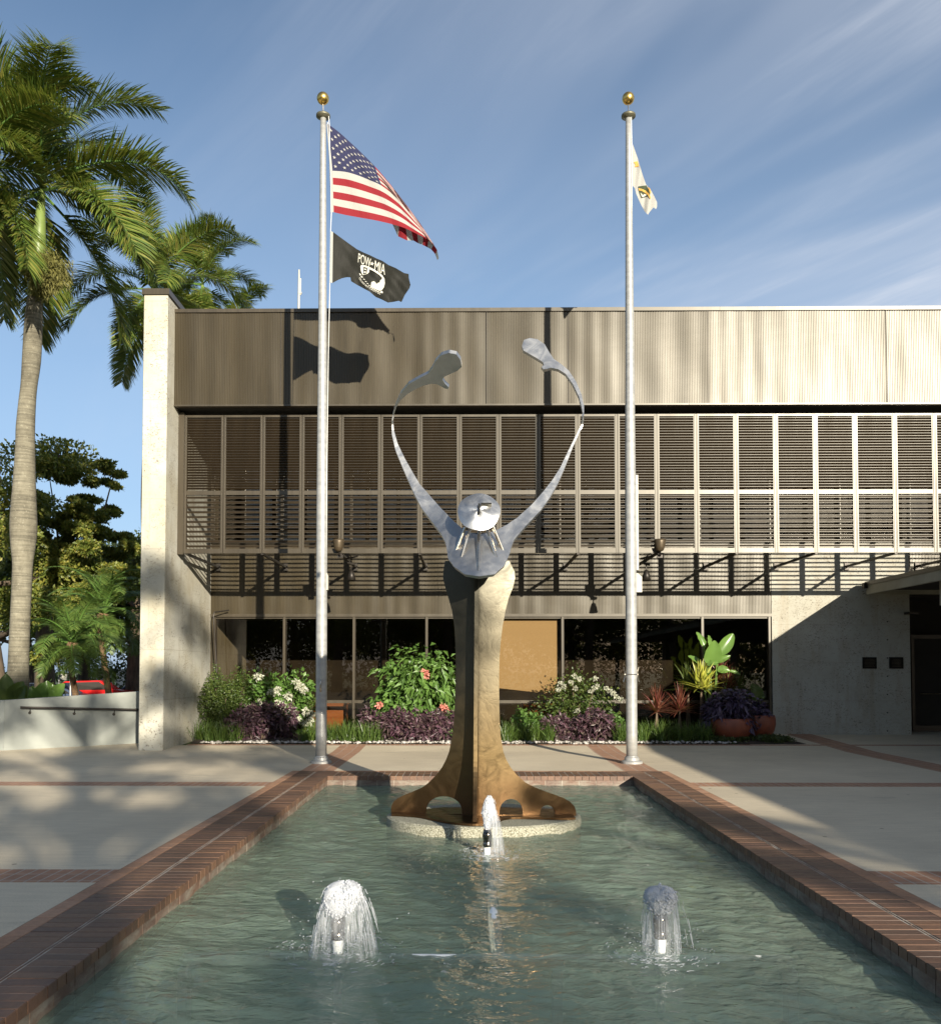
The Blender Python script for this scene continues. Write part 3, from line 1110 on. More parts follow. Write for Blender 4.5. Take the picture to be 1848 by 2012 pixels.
def building():
    # fin wall
    mb = MB()
    mb.box(XO, XI, YC, 33, -0.05, ZCT - 0.12)
    fin = mb.build('fin_wall', MT['stone'], bld, 'pale pitted coral stone wall standing edge-on')
    b = fin.modifiers.new('bevel', 'BEVEL')
    b.width = 0.012
    mb = MB()
    mb.box(XO - 0.03, XI + 0.035, YC - 0.035, 33.03, ZCT - 0.12, ZCT)
    mb.build('coping_cap', MT['bronze_trim'], fin)
    # fascia with top and bottom trims
    ribs(XI + 0.002, XE, YF, ZFB + 0.035, ZFT - 0.075, name='fascia')
    mb = MB()
    xs = [XI + 0.002, 0.9, 5.25, 9.1, XE]
    for i in range(4):
        mb.box(xs[i] + 0.002, xs[i + 1] - 0.002, YF - 0.03 - 0.003 * (i % 2), YF + 0.4, ZFT - 0.075, ZFT)
    mb.build('parapet_trim', MT['bronze_trim'], bld)
    mb = MB()
    for a, b_ in zip([XI + 0.002, 1.0, 4.6, 9.4], [1.0, 4.6, 9.4, XE]):
        mb.box(a + 0.002, b_ - 0.002, YF - 0.022, YF + 0.10, ZFB, ZFB + 0.034)
    mb.build('fascia_trim', MT['bronze_trim'], bld)
    for xq in (-3.9, 0.4, 2.1, 5.0, 8.7, 12.5):
        mb = MB()
        mb.box(xq - 0.004, xq + 0.004, YF - 0.012, YF + 0.02, ZFB + 0.036, ZFT - 0.077)
        mb.build('panel_seam', MT['darkmetal'], bld)
    # soffit, roof and upper wall
    mb = MB()
    mb.box(XI + 0.002, XE, YF + 0.1, YW + 0.3, ZFB + 0.02, ZFB + 0.12)
    mb.build('soffit', MT['dark'], bld)
    mb = MB()
    mb.box(XI + 0.002, XE, YF + 0.4, 33, ZFT - 0.5, ZFT - 0.35)
    mb.build('roof', MT['concrete'], bld)
    mb = MB()
    mb.box(XI + 0.002, XE, 32.8, 33, 0, ZFT - 0.5)
    mb.box(XE, XE + 0.3, YF, 33, 0, ZFT)
    mb.build('rear_wall', MT['stone_wall'], bld)
    # recessed wall: ribbed panel over the windows
    ZP = ZLB + 0.55
    ribs(XI + 0.002, XS, YW, ZWT + 0.07, ZP, depth=0.012, seed=4, name='ribbed_panel')
    ribs(XD, XE, YW, ZWT + 0.95, ZP, seed=5, name='ribbed_panel')
    mb = MB()
    mb.box(XI + 0.002, XS - 0.003, YW - 0.03, YW + 0.12, ZWT, ZWT + 0.069)
    mb.build('head_trim', MT['bronze_trim'], bld)
    mb = MB()
    mb.box(XS, XD, YW - 0.012, YW + 0.3, -0.05, ZP)
    sw = mb.build('stone_panel', MT['stone_wall'], bld, 'pale stone wall panel beside the entrance')
    for k in range(8):
        mb = MB()
        p = at(2262 * .77, (1586 + k * 46.5) * .77, y=YW)
        mb.lathe([(0.017, 0), (0.017, 0.01)], (0, 0, 0), 8)
        vs = mb.v[-16:]
        mb.v[-16:] = [(p.x + v[0], YW - 0.013 - v[2], p.z + v[1]) for v in vs]
        mb.build('bolt', MT['darkmetal'], sw)
    # upper floor windows behind the screen
    mb = MB()
    mb.quad((XI, YW + 0.02, ZP), (XE, YW + 0.02, ZP), (XE, YW + 0.02, ZFB), (XI, YW + 0.02, ZFB))
    up = mb.build('upper_glazing', MT['glass'], bld)
    mb = MB()
    x = XI
    while x < XE:
        mb.box(x, x + 0.06, YW - 0.03, YW + 0.019, ZP, ZFB)
        x += 1.66
    mb.box(XI, XE, YW - 0.035, YW + 0.019, ZP - 0.001, ZP + 0.07)
    mb.build('upper_mullion', MT['bronze_trim'], up)
    mb = MB()
    mb.box(XI, XE, YW + 0.6, YW + 0.7, ZP, ZFB)
    mb.box(XI, XE, YW + 0.021, YW + 6, ZP - 0.15, ZP - 0.02)
    mb.build('upper_room', MT['dark'], bld)
    # louvre screen: one panel, then copies
    x0 = at(361.7, 950, y=YL).x
    x1 = at(1212.3, 950, y=YL).x
    pw = (x1 - x0) / 11.0
    fw = 0.055
    mb = MB()
    d = 0.07
    mb.box(fw, pw - fw, YL, YL + d, ZLB, ZLB + 0.10)
    mb.box(fw, pw - fw, YL, YL + d, ZLM - 0.045, ZLM + 0.045)
    mb.box(fw, pw - fw, YL, YL + d, ZLT - 0.05, ZLT)
    for a in (0.004, pw - fw):
        mb.box(a, a + fw - 0.004, YL, YL + d, ZLB, ZLT)
        mb.box(a + 0.018, a + 0.03, YL - 0.012, YL, ZLB + 0.01, ZLT - 0.01)
    base = Vector((0, YL, ZLB))
    pan = mb.build('louvre_panel', MT['bronze_trim'], bld)
    pan.location = Vector((0, 0, 0))
    mb = MB()
    rot = Matrix.Rotation(R(-38), 3, 'X')
    n = 27
    for k in range(n):
        z = ZLM + 0.07 + (ZLT - 0.05 - ZLM - 0.09) * (k + 0.5) / n
        mb.box(fw, pw - fw, YL + 0.008, YL + 0.060, z - 0.003, z + 0.003, rot=rot)
        mb.box(fw, pw - fw, YL + 0.004, YL + 0.012, z + 0.011, z + 0.018)
    s1 = mb.build('closed_slats', MT['bronze_slat'], pan)
    mb = MB()
    n = 11
    for k in range(n):
        z = ZLB + 0.10 + (ZLM - 0.045 - ZLB - 0.10) * (k + 0.5) / n
        # each open blade is a shallow channel: two bright lips and a web
        mb.box(fw, pw - fw, YL + 0.030, YL + 0.036, z - 0.017, z + 0.017, rot=Matrix.Rotation(R(30), 3, 'X'))
        mb.box(fw, pw - fw, YL + 0.004, YL + 0.022, z + 0.013, z + 0.020)
        mb.box(fw, pw - fw, YL + 0.026, YL + 0.048, z - 0.021, z - 0.015)
    s2 = mb.build('open_slats', MT['bronze_slat'], pan)
    npan = int((XE - x0) / pw)
    pan.location.x = x0
    for k in range(1, npan):
        c = pan.copy()
        COL.objects.link(c)
        c.parent = bld
        c.location = (x0 + k * pw, 0, 0)
        for s_ in (s1, s2):
            q = s_.copy()
            COL.objects.link(q)
            q.parent = c
    # end return of the screen, struts back to the wall
    mb = MB()
    mb.box(XI + 0.004, x0, YL - 0.02, YL + 0.10, ZLB - 0.02, ZLT + 0.05)
    mb.build('screen_end_post', MT['bronze_trim'], bld)
    for k in range(0, npan + 1, 2):
        mb = MB()
        x = x0 + k * pw + (0.06 if k == 0 else 0)
        mb.box(x - 0.025, x + 0.025, YL + 0.02, YW - 0.05, ZLB - 0.03, ZLB + 0.02)
        mb.box(x - 0.05, x + 0.05, YW - 0.05, YW - 0.031, ZLB - 0.10, ZLB + 0.08)
        mb.build('strut', MT['darkmetal'], bld)
    # ground floor windows
    wx = [XI + 0.03] + [at(p, 1300, y=YW).x for p in (421, 558, 695, 838, 975, 1105, 1240, 1380, 1512)]
    zb = gz(YW) - 0.02
    yg = YW + 0.10
    mb = MB()
    mb.box(XI + 0.003, wx[1] - 0.02, YW + 0.0, YW + 0.12, zb, ZWT - 0.001)
    mb.build('jamb_panel', MT['bronze'], bld)
    for i in range(1, 9):
        a, b_ = wx[i], wx[i + 1]
        mb = MB()
        f = 0.028
        mb.box(a - f, a + f, YW - 0.01, YW + 0.14, zb, ZWT - 0.001)
        if i == 8:
            mb.box(b_ - f, b_ + 0.02, YW - 0.01, YW + 0.14, zb, ZWT - 0.001)
        e = b_ - (f if i < 8 else f)
        mb.box(a + f, e, YW + 0.03, YW + 0.13, ZT - 0.035, ZT + 0.035)
        mb.box(a + f, e, YW + 0.03, YW + 0.13, zb, zb + 0.10)
        mb.box(a + f, e, YW + 0.03, YW + 0.13, ZWT - 0.04, ZWT - 0.002)
        wn = mb.build('window', MT['bronze_trim'], bld)
        mb = MB()
        mb.quad((a + f, yg, ZT + 0.035), (e, yg, ZT + 0.035), (e, yg, ZWT - 0.04), (a + f, yg, ZWT - 0.04))
        mb.quad((a + f, yg, zb + 0.1), (e, yg, zb + 0.1), (e, yg, ZT - 0.035), (a + f, yg, ZT - 0.035))
        mb.build('pane', MT['glass'], wn)
        if i == 5:
            pass
    # interior: floor, back wall, blind, desk fronts
    mb = MB()
    mb.box(XI, XS, YW + 3.5, YW + 3.6, 0, ZWT + 0.3)
    mb.box(XI, XS, YW + 0.15, YW + 3.5, zb - 0.1, zb + 0.005)
    mb.box(XI, XS, YW + 0.15, YW + 3.5, ZWT + 0.1, ZWT + 0.2)
    mb.build('room', simple('dim_room', (0.045, 0.036, 0.026), (0.025, 0.02, 0.015), 1.2, .9), bld)
    a, b_ = wx[5] + 0.06, wx[6] - 0.10
    zb1, zb2 = at(975, 1352, y=YW + .2).z, at(1075, 1365, y=YW + .2).z
    mb = MB()
    mb.add([(a, YW + .2, zb1), (b_, YW + .2, zb2), (b_, YW + .2, ZWT + .1), (a, YW + .2, ZWT + .1), (a, YW + .215, zb1), (b_, YW + .215, zb2), (b_, YW + .215, ZWT + .1), (a, YW + .215, ZWT + .1)],
           [(0, 1, 2, 3), (7, 6, 5, 4), (0, 4, 5, 1), (2, 6, 7, 3), (1, 5, 6, 2), (0, 3, 7, 4)])
    mb.build('window_blind', MT['blind'], bld)
    wood = simple('orange_wood', (0.55, 0.20, 0.06), (0.42, 0.14, 0.04), 3, 0.5, stretch=(0.4, 1, 4))
    for (xa, xb) in ((wx[2] + 0.35, wx[3] - 0.3), (wx[5] + 0.7, wx[6] - 0.12)):
        mb = MB()
        mb.box(xa, xb, YW + 0.75, YW + 1.25, zb + 0.02, zb + 0.68)
        mb.box(xa - 0.03, xb + 0.03, YW + 0.72, YW + 1.28, zb + 0.68, zb + 0.71)
        mb.box(xa + 0.02, xb - 0.02, YW + 0.735, YW + 0.75, zb + 0.36, zb + 0.375)
        mb.build('office_desk', wood, None, 'orange wooden desk seen low behind the window ' + ('left of the left flagpole' if xa < 0 else 'under the yellow blind'), cat='desk')
        if xa < 0:
            COL.objects[-1]['label'] = 'orange wooden desk seen low behind the window beside the left flagpole'
    # entrance: dark doors set back under the canopy
    mb = MB()
    mb.box(XD, XE, YW + 1.3, YW + 1.4, gz(YW), 3.9)
    mb.box(XD, XE, YW + 0.02, YW + 1.3, 3.36, 3.45)
    mb.build('entrance_recess', MT['dark'], bld)
    for k in range(2):
        xa = XD + 0.5 + k * 1.1
        mb = MB()
        for q in (xa, xa + 1.02):
            mb.box(q, q + 0.07, YW + 0.95, YW + 1.01, gz(YW), 2.5)
        mb.box(xa + .07, xa + 1.02, YW + 0.95, YW + 1.01, 2.4, 2.5)
        mb.box(xa + .07, xa + 1.02, YW + 0.95, YW + 1.01, gz(YW), gz(YW) + 0.14)
        dr = mb.build('door', MT['darkmetal'], bld)
        mb = MB()
        mb.quad((xa + .07, YW + .98, .2), (xa + 1.02, YW + .98, .2), (xa + 1.02, YW + .98, 2.4), (xa + .07, YW + .98, 2.4))
        mb.build('pane', MT['dark'], dr)
        mb = MB()
        mb.tube([(xa + 0.15, YW + 0.90, 1.05), (xa + 0.9, YW + 0.90, 1.05)], 0.015, 8)
        mb.build('push_bar', MT['rodsteel'], dr)
    mb = MB()
    p = at(1770, 1292 - 163, y=YW)
    a = at(1740 * 1, 1128 + 32 + 15, y=YW)
    q0 = at((1550 + 1640 / 2.174) * .77, (1450 + 253 / 2.174) * .77, y=YW)
    mb.box(q0.x, q0.x + 0.25, YW - 0.25, YW - 0.012, q0.z - 0.02, q0.z + 0.03)
    mb.build('door_stop_bracket', MT['darkmetal'], bld)
    # leaning antenna-like conduit at the left end of the windows
    mb = MB()
    c0 = at(416, 1200, y=YW - 0.5)
    mb.tube([at(450, 1199, y=YW - 0.15), at(421, 1203, y=YW - 0.4), at(419.5, 1211, y=YW - .42), at(429, 1370, y=YW - 0.3), at(430, 1440, y=YW - .3)], 0.016, 8)
    mb.build('conduit', MT['darkmetal'], bld)


building()


def canopy():
    xc = at(1702, 1168, y=YW - 0.3).x
    z0 = at(1702, 1168, y=YW - 0.3).z
    t = thing('entrance_canopy', 'flat entrance canopy with cream edge beam and brown top at right edge', 'canopy', (xc + 2.5, 12, 0))
    mb = MB()
    mb.box(xc, xc + 0.07, -16, YW - 0.28, z0, z0 + 0.21)
    mb.box(xc + 0.07, xc + 12, YW - 0.35, YW - 0.28, z0, z0 + 0.21)
    mb.build('edge_beam', simple('cream_beam_paint', (0.30, 0.285, 0.22), (0.24, 0.225, 0.17), 2, 0.6), t)
    mb = MB()
    mb.box(xc - 0.03, xc + 12, -16, YW - 0.25, z0 + 0.211, z0 + 0.30)
    mb.build('roof_edge', MT['bronze_trim'], t)
    mb = MB()
    mb.box(xc + 0.071, xc + 12, -16, YW - 0.36, z0 + 0.10, z0 + 0.21)
    mb.build('ceiling', MT['dark'], t)
    mb = MB()
    mb.box(xc - 0.09, xc - 0.005, YW - 0.36, YW - 0.24, z0 + 0.14, z0 + 0.27)
    mb.build('drain_box', MT['darkmetal'], t)
    for y in (-12, -5, 2.5, 8.0):
        mb = MB()
        mb.box(xc + 2.5, xc + 2.7, y, y + 0.2, 0, z0 + 0.1)
        mb.build('post', MT['whitepaint'], t)
    mb = MB()
    p = at(2364 * .77 + 2, 1505, y=18.8)
    mb.box(xc + 0.55, xc + 0.66, 18.9, 18.96, z0 - 0.42, z0 + 0.10)
    mb.build('hanging_bracket', MT['whitepaint'], t)
    for i, px in enumerate((1707.5, 1760)):
        p = at(px, 1302.5, y=YW - 0.03)
        w_, h_ = 0.165, 0.135
        q = thing('wall_plaque', ('left' if i == 0 else 'right') + ' one of two dark metal plaques on the shaded stone wall', 'plaque', (p.x, YW - 0.03, p.z - h_), 'plaques on the stone wall')
        mb = MB()
        mb.box(p.x - w_, p.x + w_, YW - 0.032, YW - 0.0125, p.z - h_, p.z + h_)
        mb.build('plate', simple('dark_bronze_plaque', (0.014, 0.012, 0.009), None, 5, 0.8, 0.0, spec=0.1), q)
        mb = MB()
        for k in range(6):
            ww = (0.09, 0.11, 0.12, 0.12, 0.10, 0.12)[k] * (1 - 0.1 * i)
            z = p.z + 0.085 - k * 0.034
            mb.box(p.x - ww, p.x + ww, YW - 0.034, YW - 0.032, z - 0.003, z + 0.002)
        mb.build('raised_lines', MT['bronze_trim'], q)


canopy()


# ------------------------------------------------------------------ lamps and antenna on the building
def floodlights():
    k = 0
    for (cx, cup, hx, side) in ((665, 1073, 690, 'left'), (1296, 1070, 1269, 'right')):
        p = at(cx, 1086, y=YL - 0.10)
        t = thing('floodlight', 'bronze cup floodlight aimed up at the screen beside the %s flagpole' % side, 'floodlight', tuple(p), 'floodlights under the louvre screen')
        mb = MB()
        mb.lathe([(0.02, 0), (0.075, 0.03), (0.10, 0.10), (0.115, 0.20), (0.12, 0.26), (0.105, 0.26), (0.095, 0.15), (0.03, 0.06)], (p.x, p.y, p.z + 0.02), 20)
        mb.build('lamp_cup', simple('bronze_cup', (0.10, 0.075, 0.045), None, 6, 0.45, 0.5), t, smooth=True)
        mb = MB()
        mb.tube([(p.x, p.y, p.z + 0.04), (p.x + 0.02, p.y + 0.06, p.z - 0.04), (p.x + 0.02, p.y + 0.14, p.z - 0.06)], 0.018, 8)
        mb.box(p.x - 0.04, p.x + 0.08, YL + 0.01, YL + 0.07, p.z - 0.09, p.z - 0.03)
        mb.build('arm', MT['darkmetal'], t)
        q = at(hx, 1118 + 15, y=YL + 0.5)
        t = thing('hanging_lamp', 'small dark bell lamp hanging under the screen beside the %s flagpole' % side, 'lamp', (q.x, q.y, q.z - 0.1), 'lamps hanging under the louvre screen')
        mb = MB()
        mb.lathe([(0.02, 0.15), (0.05, 0.12), (0.07, 0.05), (0.10, -0.08), (0.085, -0.08), (0.05, 0.04)], tuple(q), 18)
        mb.build('lamp_shade', MT['darkmetal'], t, smooth=True)
        mb = MB()
        mb.tube([(q.x, q.y, q.z + 0.12), (q.x, q.y, ZLB - 0.02)], 0.012, 6)
        mb.tube([(q.x - 0.12, q.y, ZLB - 0.06), (q.x + 0.14, q.y, ZLB + 0.0)], 0.02, 6)
        mb.tube([(q.x - 0.08, q.y, q.z + 0.30), (q.x + 0.08, q.y, q.z + 0.26)], 0.03, 8)
        mb.tube([(q.x, q.y, ZLB - 0.02), (q.x, YL + 0.02, ZLB)], 0.012, 6)
        mb.build('hanger', MT['darkmetal'], t)
        mb = MB()
        mb.lathe([(0.03, -0.07), (0.028, -0.05)], tuple(q), 12)
        mb.build('bulb', MT['rodsteel'], t)


floodlights()


def antenna():
    a = at(586, 612, y=24)
    b = at(587.5, 530, y=24)
    t = thing('roof_antenna', 'thin white antenna mast standing on the roof', 'antenna', (a.x, 24, ZFT - 0.4))
    mb = MB()
    mb.tube([(a.x, 24, ZFT - 0.4), (b.x, 24, b.z - 0.4), (b.x, 24, b.z)], [0.035, 0.028, 0.02], 8)
    mb.build('mast', MT['whitepaint'], t)
    mb = MB()
    mb.tube([(a.x + 0.05, 24, a.z + 0.45), (a.x + 0.055, 24, a.z + 0.9)], 0.022, 8)
    mb.box(a.x + 0.0, a.x + 0.09, 23.97, 24.03, a.z + 0.48, a.z + 0.53)
    mb.build('whip_clamp', MT['whitepaint'], t)


antenna()

# ------------------------------------------------------------------ flagpoles and flags
YP = 15.75


def flagpole(bx, by, tx, side, cover):
    b = at(bx, by, z=0.0)
    Y = YP
    x0 = at(bx, 1400, y=Y).x
    top = at(tx, 226, y=Y)
    ball = at(tx - 0.5, 193.5, y=Y)
    t = thing('flagpole', {'left': 'silver flagpole flying two flags, left of the sculpture', 'right': 'silver flagpole with one small white flag, right of the sculpture'}[side], 'flagpole', (x0, Y, 0), 'flagpoles behind the pool')
    ax = lambda z: x0 + (top.x - x0) * z / top.z
    mb = MB()
    n = 24
    zs = [0.02 + (top.z - 0.02) * k / n for k in range(n + 1)]
    mb.tube([(ax(z), Y, z) for z in zs], [0.096 if z < 4.5 else 0.096 - 0.045 * (z - 4.5) / (top.z - 4.5) for z in zs], 28, caps=True)
    pole = mb.build('pole', MT['pole'], t, smooth=True)
    mb = MB()
    mb.lathe([(0.185, 0), (0.185, 0.03), (0.17, 0.045), (0.13, 0.055), (0.125, 0.10), (0.105, 0.115), (0.10, 0.13)], (x0, Y, 0), 32)
    mb.build('base_collar', MT['pole'], t, smooth=False)
    mb = MB()
    mb.lathe([(0.05, -0.07), (0.06, -0.05), (0.125, -0.035), (0.125, 0.0), (0.05, 0.02), (0.03, 0.06), (0.0, 0.06)], tuple(top), 24)
    mb.build('truck', simple('weathered_metal', (0.20, 0.19, 0.13), None, 10, 0.5, 0.7), t, smooth=True)
    mb = MB()
    mb.tube([(top.x, Y, top.z + 0.04), (ball.x, Y, ball.z - 0.09)], 0.012, 8)
    mb.build('spindle', MT['rodsteel'], t)
    mb = MB()
    r = 0.108
    mb.lathe([(max(1e-4, r * math.sin(math.pi * k / 18)), -r * math.cos(math.pi * k / 18)) for k in range(19)], tuple(ball), 32)
    mb.build('ball', MT['gold'], t, smooth=True)
    xs = 0.115
    mb = MB()
    if cover:
        za, zb_ = at(0, 937, y=Y).z, at(0, 1122, y=Y).z
        mb.box(ax(zb_) + 0.088, ax(zb_) + 0.13, Y - 0.05, Y + 0.03, zb_, za)
        for k in range(5):
            z = zb_ + (za - zb_) * (k + 0.5) / 5
            mb.box(ax(z) + 0.084, ax(z) + 0.134, Y - 0.056, Y + 0.036, z, z + 0.02)
        mb.build('halyard_cover', MT['whitepaint'], t)
    mb = MB()
    zc = at(0, 1165 if cover else 1160, y=Y).z
    xx = ax(zc) + 0.085
    h = 0.33 if cover else 0.30
    o = 0.0 if cover else 0.012
    wd = 0.10 if cover else 0.03
    mb.add([(xx, Y - 0.05, zc), (xx + wd, Y - 0.05, zc), (xx + wd, Y - 0.05, zc + h * 0.82), (xx + wd * .3, Y - 0.05, zc + h), (xx, Y - 0.05, zc + h),
            (xx, Y + 0.03, zc), (xx + wd, Y + 0.03, zc), (xx + wd, Y + 0.03, zc + h * 0.82), (xx + wd * .3, Y + 0.03, zc + h), (xx, Y + 0.03, zc + h)],
           [(0, 1, 2, 3, 4), (9, 8, 7, 6, 5), (0, 5, 6, 1), (1, 6, 7, 2), (2, 7, 8, 3), (3, 8, 9, 4), (4, 9, 5, 0)])
    mb.build('cleat_box', MT['whitepaint'], t)
    mb = MB()
    if side == 'left':
        pts = [(645.5, 226), (647, 244), (649, 330), (651, 420), (649.5, 455), (648, 560), (645, 700), (642.5, 900), (641, 1130)]
    else:
        pts = [(1239.5, 228), (1240.5, 280), (1241, 420), (1244, 700), (1247.5, 940)]
    mb.tube([at(a, c, y=Y - 0.03) for a, c in pts], 0.006, 5)
    if side == 'left':
        mb.tube([at(a, c, y=Y - 0.0) for a, c in [(643.5, 240), (648, 330), (650.5, 418)]], 0.006, 5)
    mb.build('halyard', MT['rope'], t)
    # cleat lower on the pole
    zq = at(0, 1348 if side == 'left' else 1325, y=Y).z
    mb = MB()
    if side == 'left':
        mb.tube([(x0, Y - 0.095, zq - 0.1), (x0, Y - 0.12, zq - 0.03), (x0, Y - 0.12, zq + 0.03), (x0, Y - 0.095, zq + 0.1)], 0.012, 6)
    else:
        mb.tube([(x0 - 0.09, Y - 0.07, zq), (x0, Y - 0.1, zq), (x0 + 0.09, Y - 0.07, zq)], 0.009, 6)
        for s in (-1, 1):
            mb.tube([(x0 + s * 0.135, Y, zq + 0.13), (x0 + s * 0.11, Y, zq + 0.05), (x0 + s * 0.11, Y, zq - 0.05), (x0 + s * 0.135, Y, zq - 0.13)], 0.009, 6)
            mb.box(min(x0 + s * 0.09, x0 + s * 0.12), max(x0 + s * 0.09, x0 + s * 0.12), Y - 0.01, Y + 0.01, zq - 0.01, zq + 0.01)
    mb.build('cleat', MT['rodsteel'], t)
    return t


flagpole(631.5, 1496, 635, 'left', False)
flagpole(1240, 1493, 1234, 'right', True)


def cloth(name, c, rough=0.75, trans=0.3):
    m, t, b = newmat(name)
    b.inputs['Base Color'].default_value = (*c, 1)
    b.inputs['Roughness'].default_value = rough
    b.inputs['Specular IOR Level'].default_value = 0.15
    n = noise(t, 9, 5, 0.6, stretch=(1, 1, 0.35))
    bump(t, b, n, 0.5, 0.03)
    tr = t.nodes.new('ShaderNodeBsdfTranslucent')
    tr.inputs['Color'].default_value = (*c, 1)
    mm = t.nodes.new('ShaderNodeMixShader')
    mm.inputs[0].default_value = trans
    lk(t, b.outputs[0], mm.inputs[1])
    lk(t, tr.outputs[0], mm.inputs[2])
    lk(t, mm.outputs[0], t.nodes['Material Output'].inputs['Surface'])
    return m


CW, CR, CB = cloth('white_nylon', (0.44, 0.43, 0.39)), cloth('red_nylon', (0.26, 0.022, 0.03)), cloth('blue_nylon', (0.035, 0.037, 0.085))
CK = cloth('black_nylon', (0.012, 0.012, 0.009), 0.6, 0.05)
CG, CO, CI = cloth('green_nylon', (0.07, 0.085, 0.05)), cloth('gold_nylon', (0.70, 0.40, 0.10)), cloth('ink_white', (0.72, 0.71, 0.62))
FC = lambda x, y: ((750 + x / 3.3525) * .77, (200 + y / 3.3525) * .77)       # coordinates read off a 400x600 detail
FC2 = lambda x, y: ((830 + x / 7.7) * .77, (580 + y / 7.7) * .77)


def star(cx, cy, r, rot=0.0):
    return [(cx + (r if k % 2 == 0 else r * 0.4) * math.sin(rot + k * math.pi / 5), cy - (r if k % 2 == 0 else r * 0.4) * math.cos(rot + k * math.pi / 5)) for k in range(10)]


def us_flag():
    # control columns: u -> (top, canton line, bottom) in detail coordinates
    net = [(0.0, (290, 390), (330, 790), (340, 1145)), (0.1, (375, 452), (440, 800), (440, 1168)), (0.2, (465, 532), (540, 828), (560, 1190)),
           (0.3, (580, 640), (650, 872), (700, 1215)), (0.4, (695, 757), (752, 920), (830, 1245)), (0.55, (830, 915), (875, 1020), (945, 1280)),
           (0.7, (958, 1080), (985, 1150), (1050, 1330)), (0.85, (1072, 1232), (1082, 1275), (1130, 1372)), (1.0, (1195, 1420), (1200, 1432), (1206, 1444))]
    us = [q[0] for q in net]

    def uv2px(u, v):
        k = max(0, min(len(us) - 2, next((i for i in range(len(us) - 1) if u <= us[i + 1]), len(us) - 2)))

        def col(i):
            i = max(0, min(len(net) - 1, i))
            T, C, B = net[i][1:]
            if v <= 7 / 13:
                s = v / (7 / 13)
                return tuple(a + (b - a) * s for a, b in zip(T, C))
            s = (v - 7 / 13) / (6 / 13)
            return tuple(a + (b - a) * s for a, b in zip(C, B))
        t = (u - us[k]) / (us[k + 1] - us[k])
        p0, p1, p2, p3 = col(k - 1), col(k), col(k + 1), col(k + 2)
        return tuple(0.5 * ((2 * b) + (-a + c) * t + (2 * a - 5 * b + 4 * c - d) * t * t + (-a + 3 * b - 3 * c + d) * t ** 3) for a, b, c, d in zip(p0, p1, p2, p3))

    def P(u, v, off=0.0):
        px = FC(*uv2px(u, v))
        rip = 0.05 * math.sin(u * 9 + v * 4.5) * min(1, u * 3) + 0.018 * math.sin(u * 26 - v * 9) * min(1, u * 4)
        return at(px[0], px[1], y=YP - 0.03 + 0.45 * u + rip - off)
    mb = MB()
    N = 48
    cols = []
    for i in range(13):
        for sub in range(3):
            v0, v1 = (i + sub / 3) / 13, (i + (sub + 1) / 3) / 13
            for k in range(N):
                u0, u1 = k / N, (k + 1) / N
                if u1 <= 0.401 and i < 7:
                    mi = 2
                else:
                    mi = 1 if i % 2 == 0 else 0
                mb.add([P(u0, v0), P(u1, v0), P(u1, v1), P(u0, v1)], [(0, 1, 2, 3)], mi)
    # 50 stars
    for r_ in range(9):
        for c_ in range(6 if r_ % 2 == 0 else 5):
            u = (c_ + 0.5 + (0.5 if r_ % 2 else 0)) / 6 * 0.4
            v = (r_ + 1) / 10 * 7 / 13
            S = star(0, 0, 1)
            ctr = P(u, v, 0.012)
            vs = [P(u + a * 0.0155, v + b * 0.0225, 0.012) for a, b in S]
            mb.add([ctr] + vs, [(0, 1 + k, 1 + (k + 1) % 10) for k in range(10)], 0)
    # white hoist band
    for k in range(8):
        v0, v1 = k / 8, (k + 1) / 8
        a, b = P(0, v0, 0.004), P(0, v1, 0.004)
        mb.add([a + Vector((-0.055 * (0.35 + .65 * v0), 0, 0)), a, b, b + Vector((-0.055 * (0.35 + .65 * v1), 0, 0))], [(0, 1, 2, 3)], 0)
    # the fly end curls back under, showing the stripes across
    top = [(838, 1246), (895, 1262), (950, 1280), (1000, 1300), (1050, 1328), (1100, 1355), (1150, 1392), (1192, 1425), (1222, 1470), (1238, 1545)]
    bot = [(862, 1290), (888, 1350), (965, 1386), (1022, 1388), (1060, 1410), (1095, 1422), (1140, 1445), (1172, 1462), (1205, 1500), (1226, 1556)]
    M = 60

    def Q(s, t):
        f = s * (len(top) - 1)
        i = min(int(f), len(top) - 2)
        g = f - i
        a = [top[i][k] * (1 - g) + top[i + 1][k] * g for k in (0, 1)]
        b = [bot[i][k] * (1 - g) + bot[i + 1][k] * g for k in (0, 1)]
        px = FC(a[0] * (1 - t) + b[0] * t, a[1] * (1 - t) + b[1] * t - 6 * (1 - t))
        return at(px[0], px[1], y=YP + 0.22 + 0.25 * s + 0.12 * t + 0.02 * math.sin(s * 30))
    for k in range(M):
        for q in range(3):
            mb.add([Q(k / M, q / 3), Q((k + 1) / M, q / 3), Q((k + 1) / M, (q + 1) / 3), Q(k / M, (q + 1) / 3)], [(0, 1, 2, 3)], 0 if int(k / M * 9) % 2 == 0 else 1)
    bm_o = mb.build('national_flag', [CW, CR, CB], None, 'red, white and blue stars and stripes flag streaming from the left pole', cat='flag', smooth=True)
    weld(bm_o)


def weld(o):
    bm = bmesh.new()
    bm.from_mesh(o.data)
    bmesh.ops.remove_doubles(bm, verts=bm.verts, dist=0.0008)
    bm.to_mesh(o.data)
    bm.free()


us_flag()


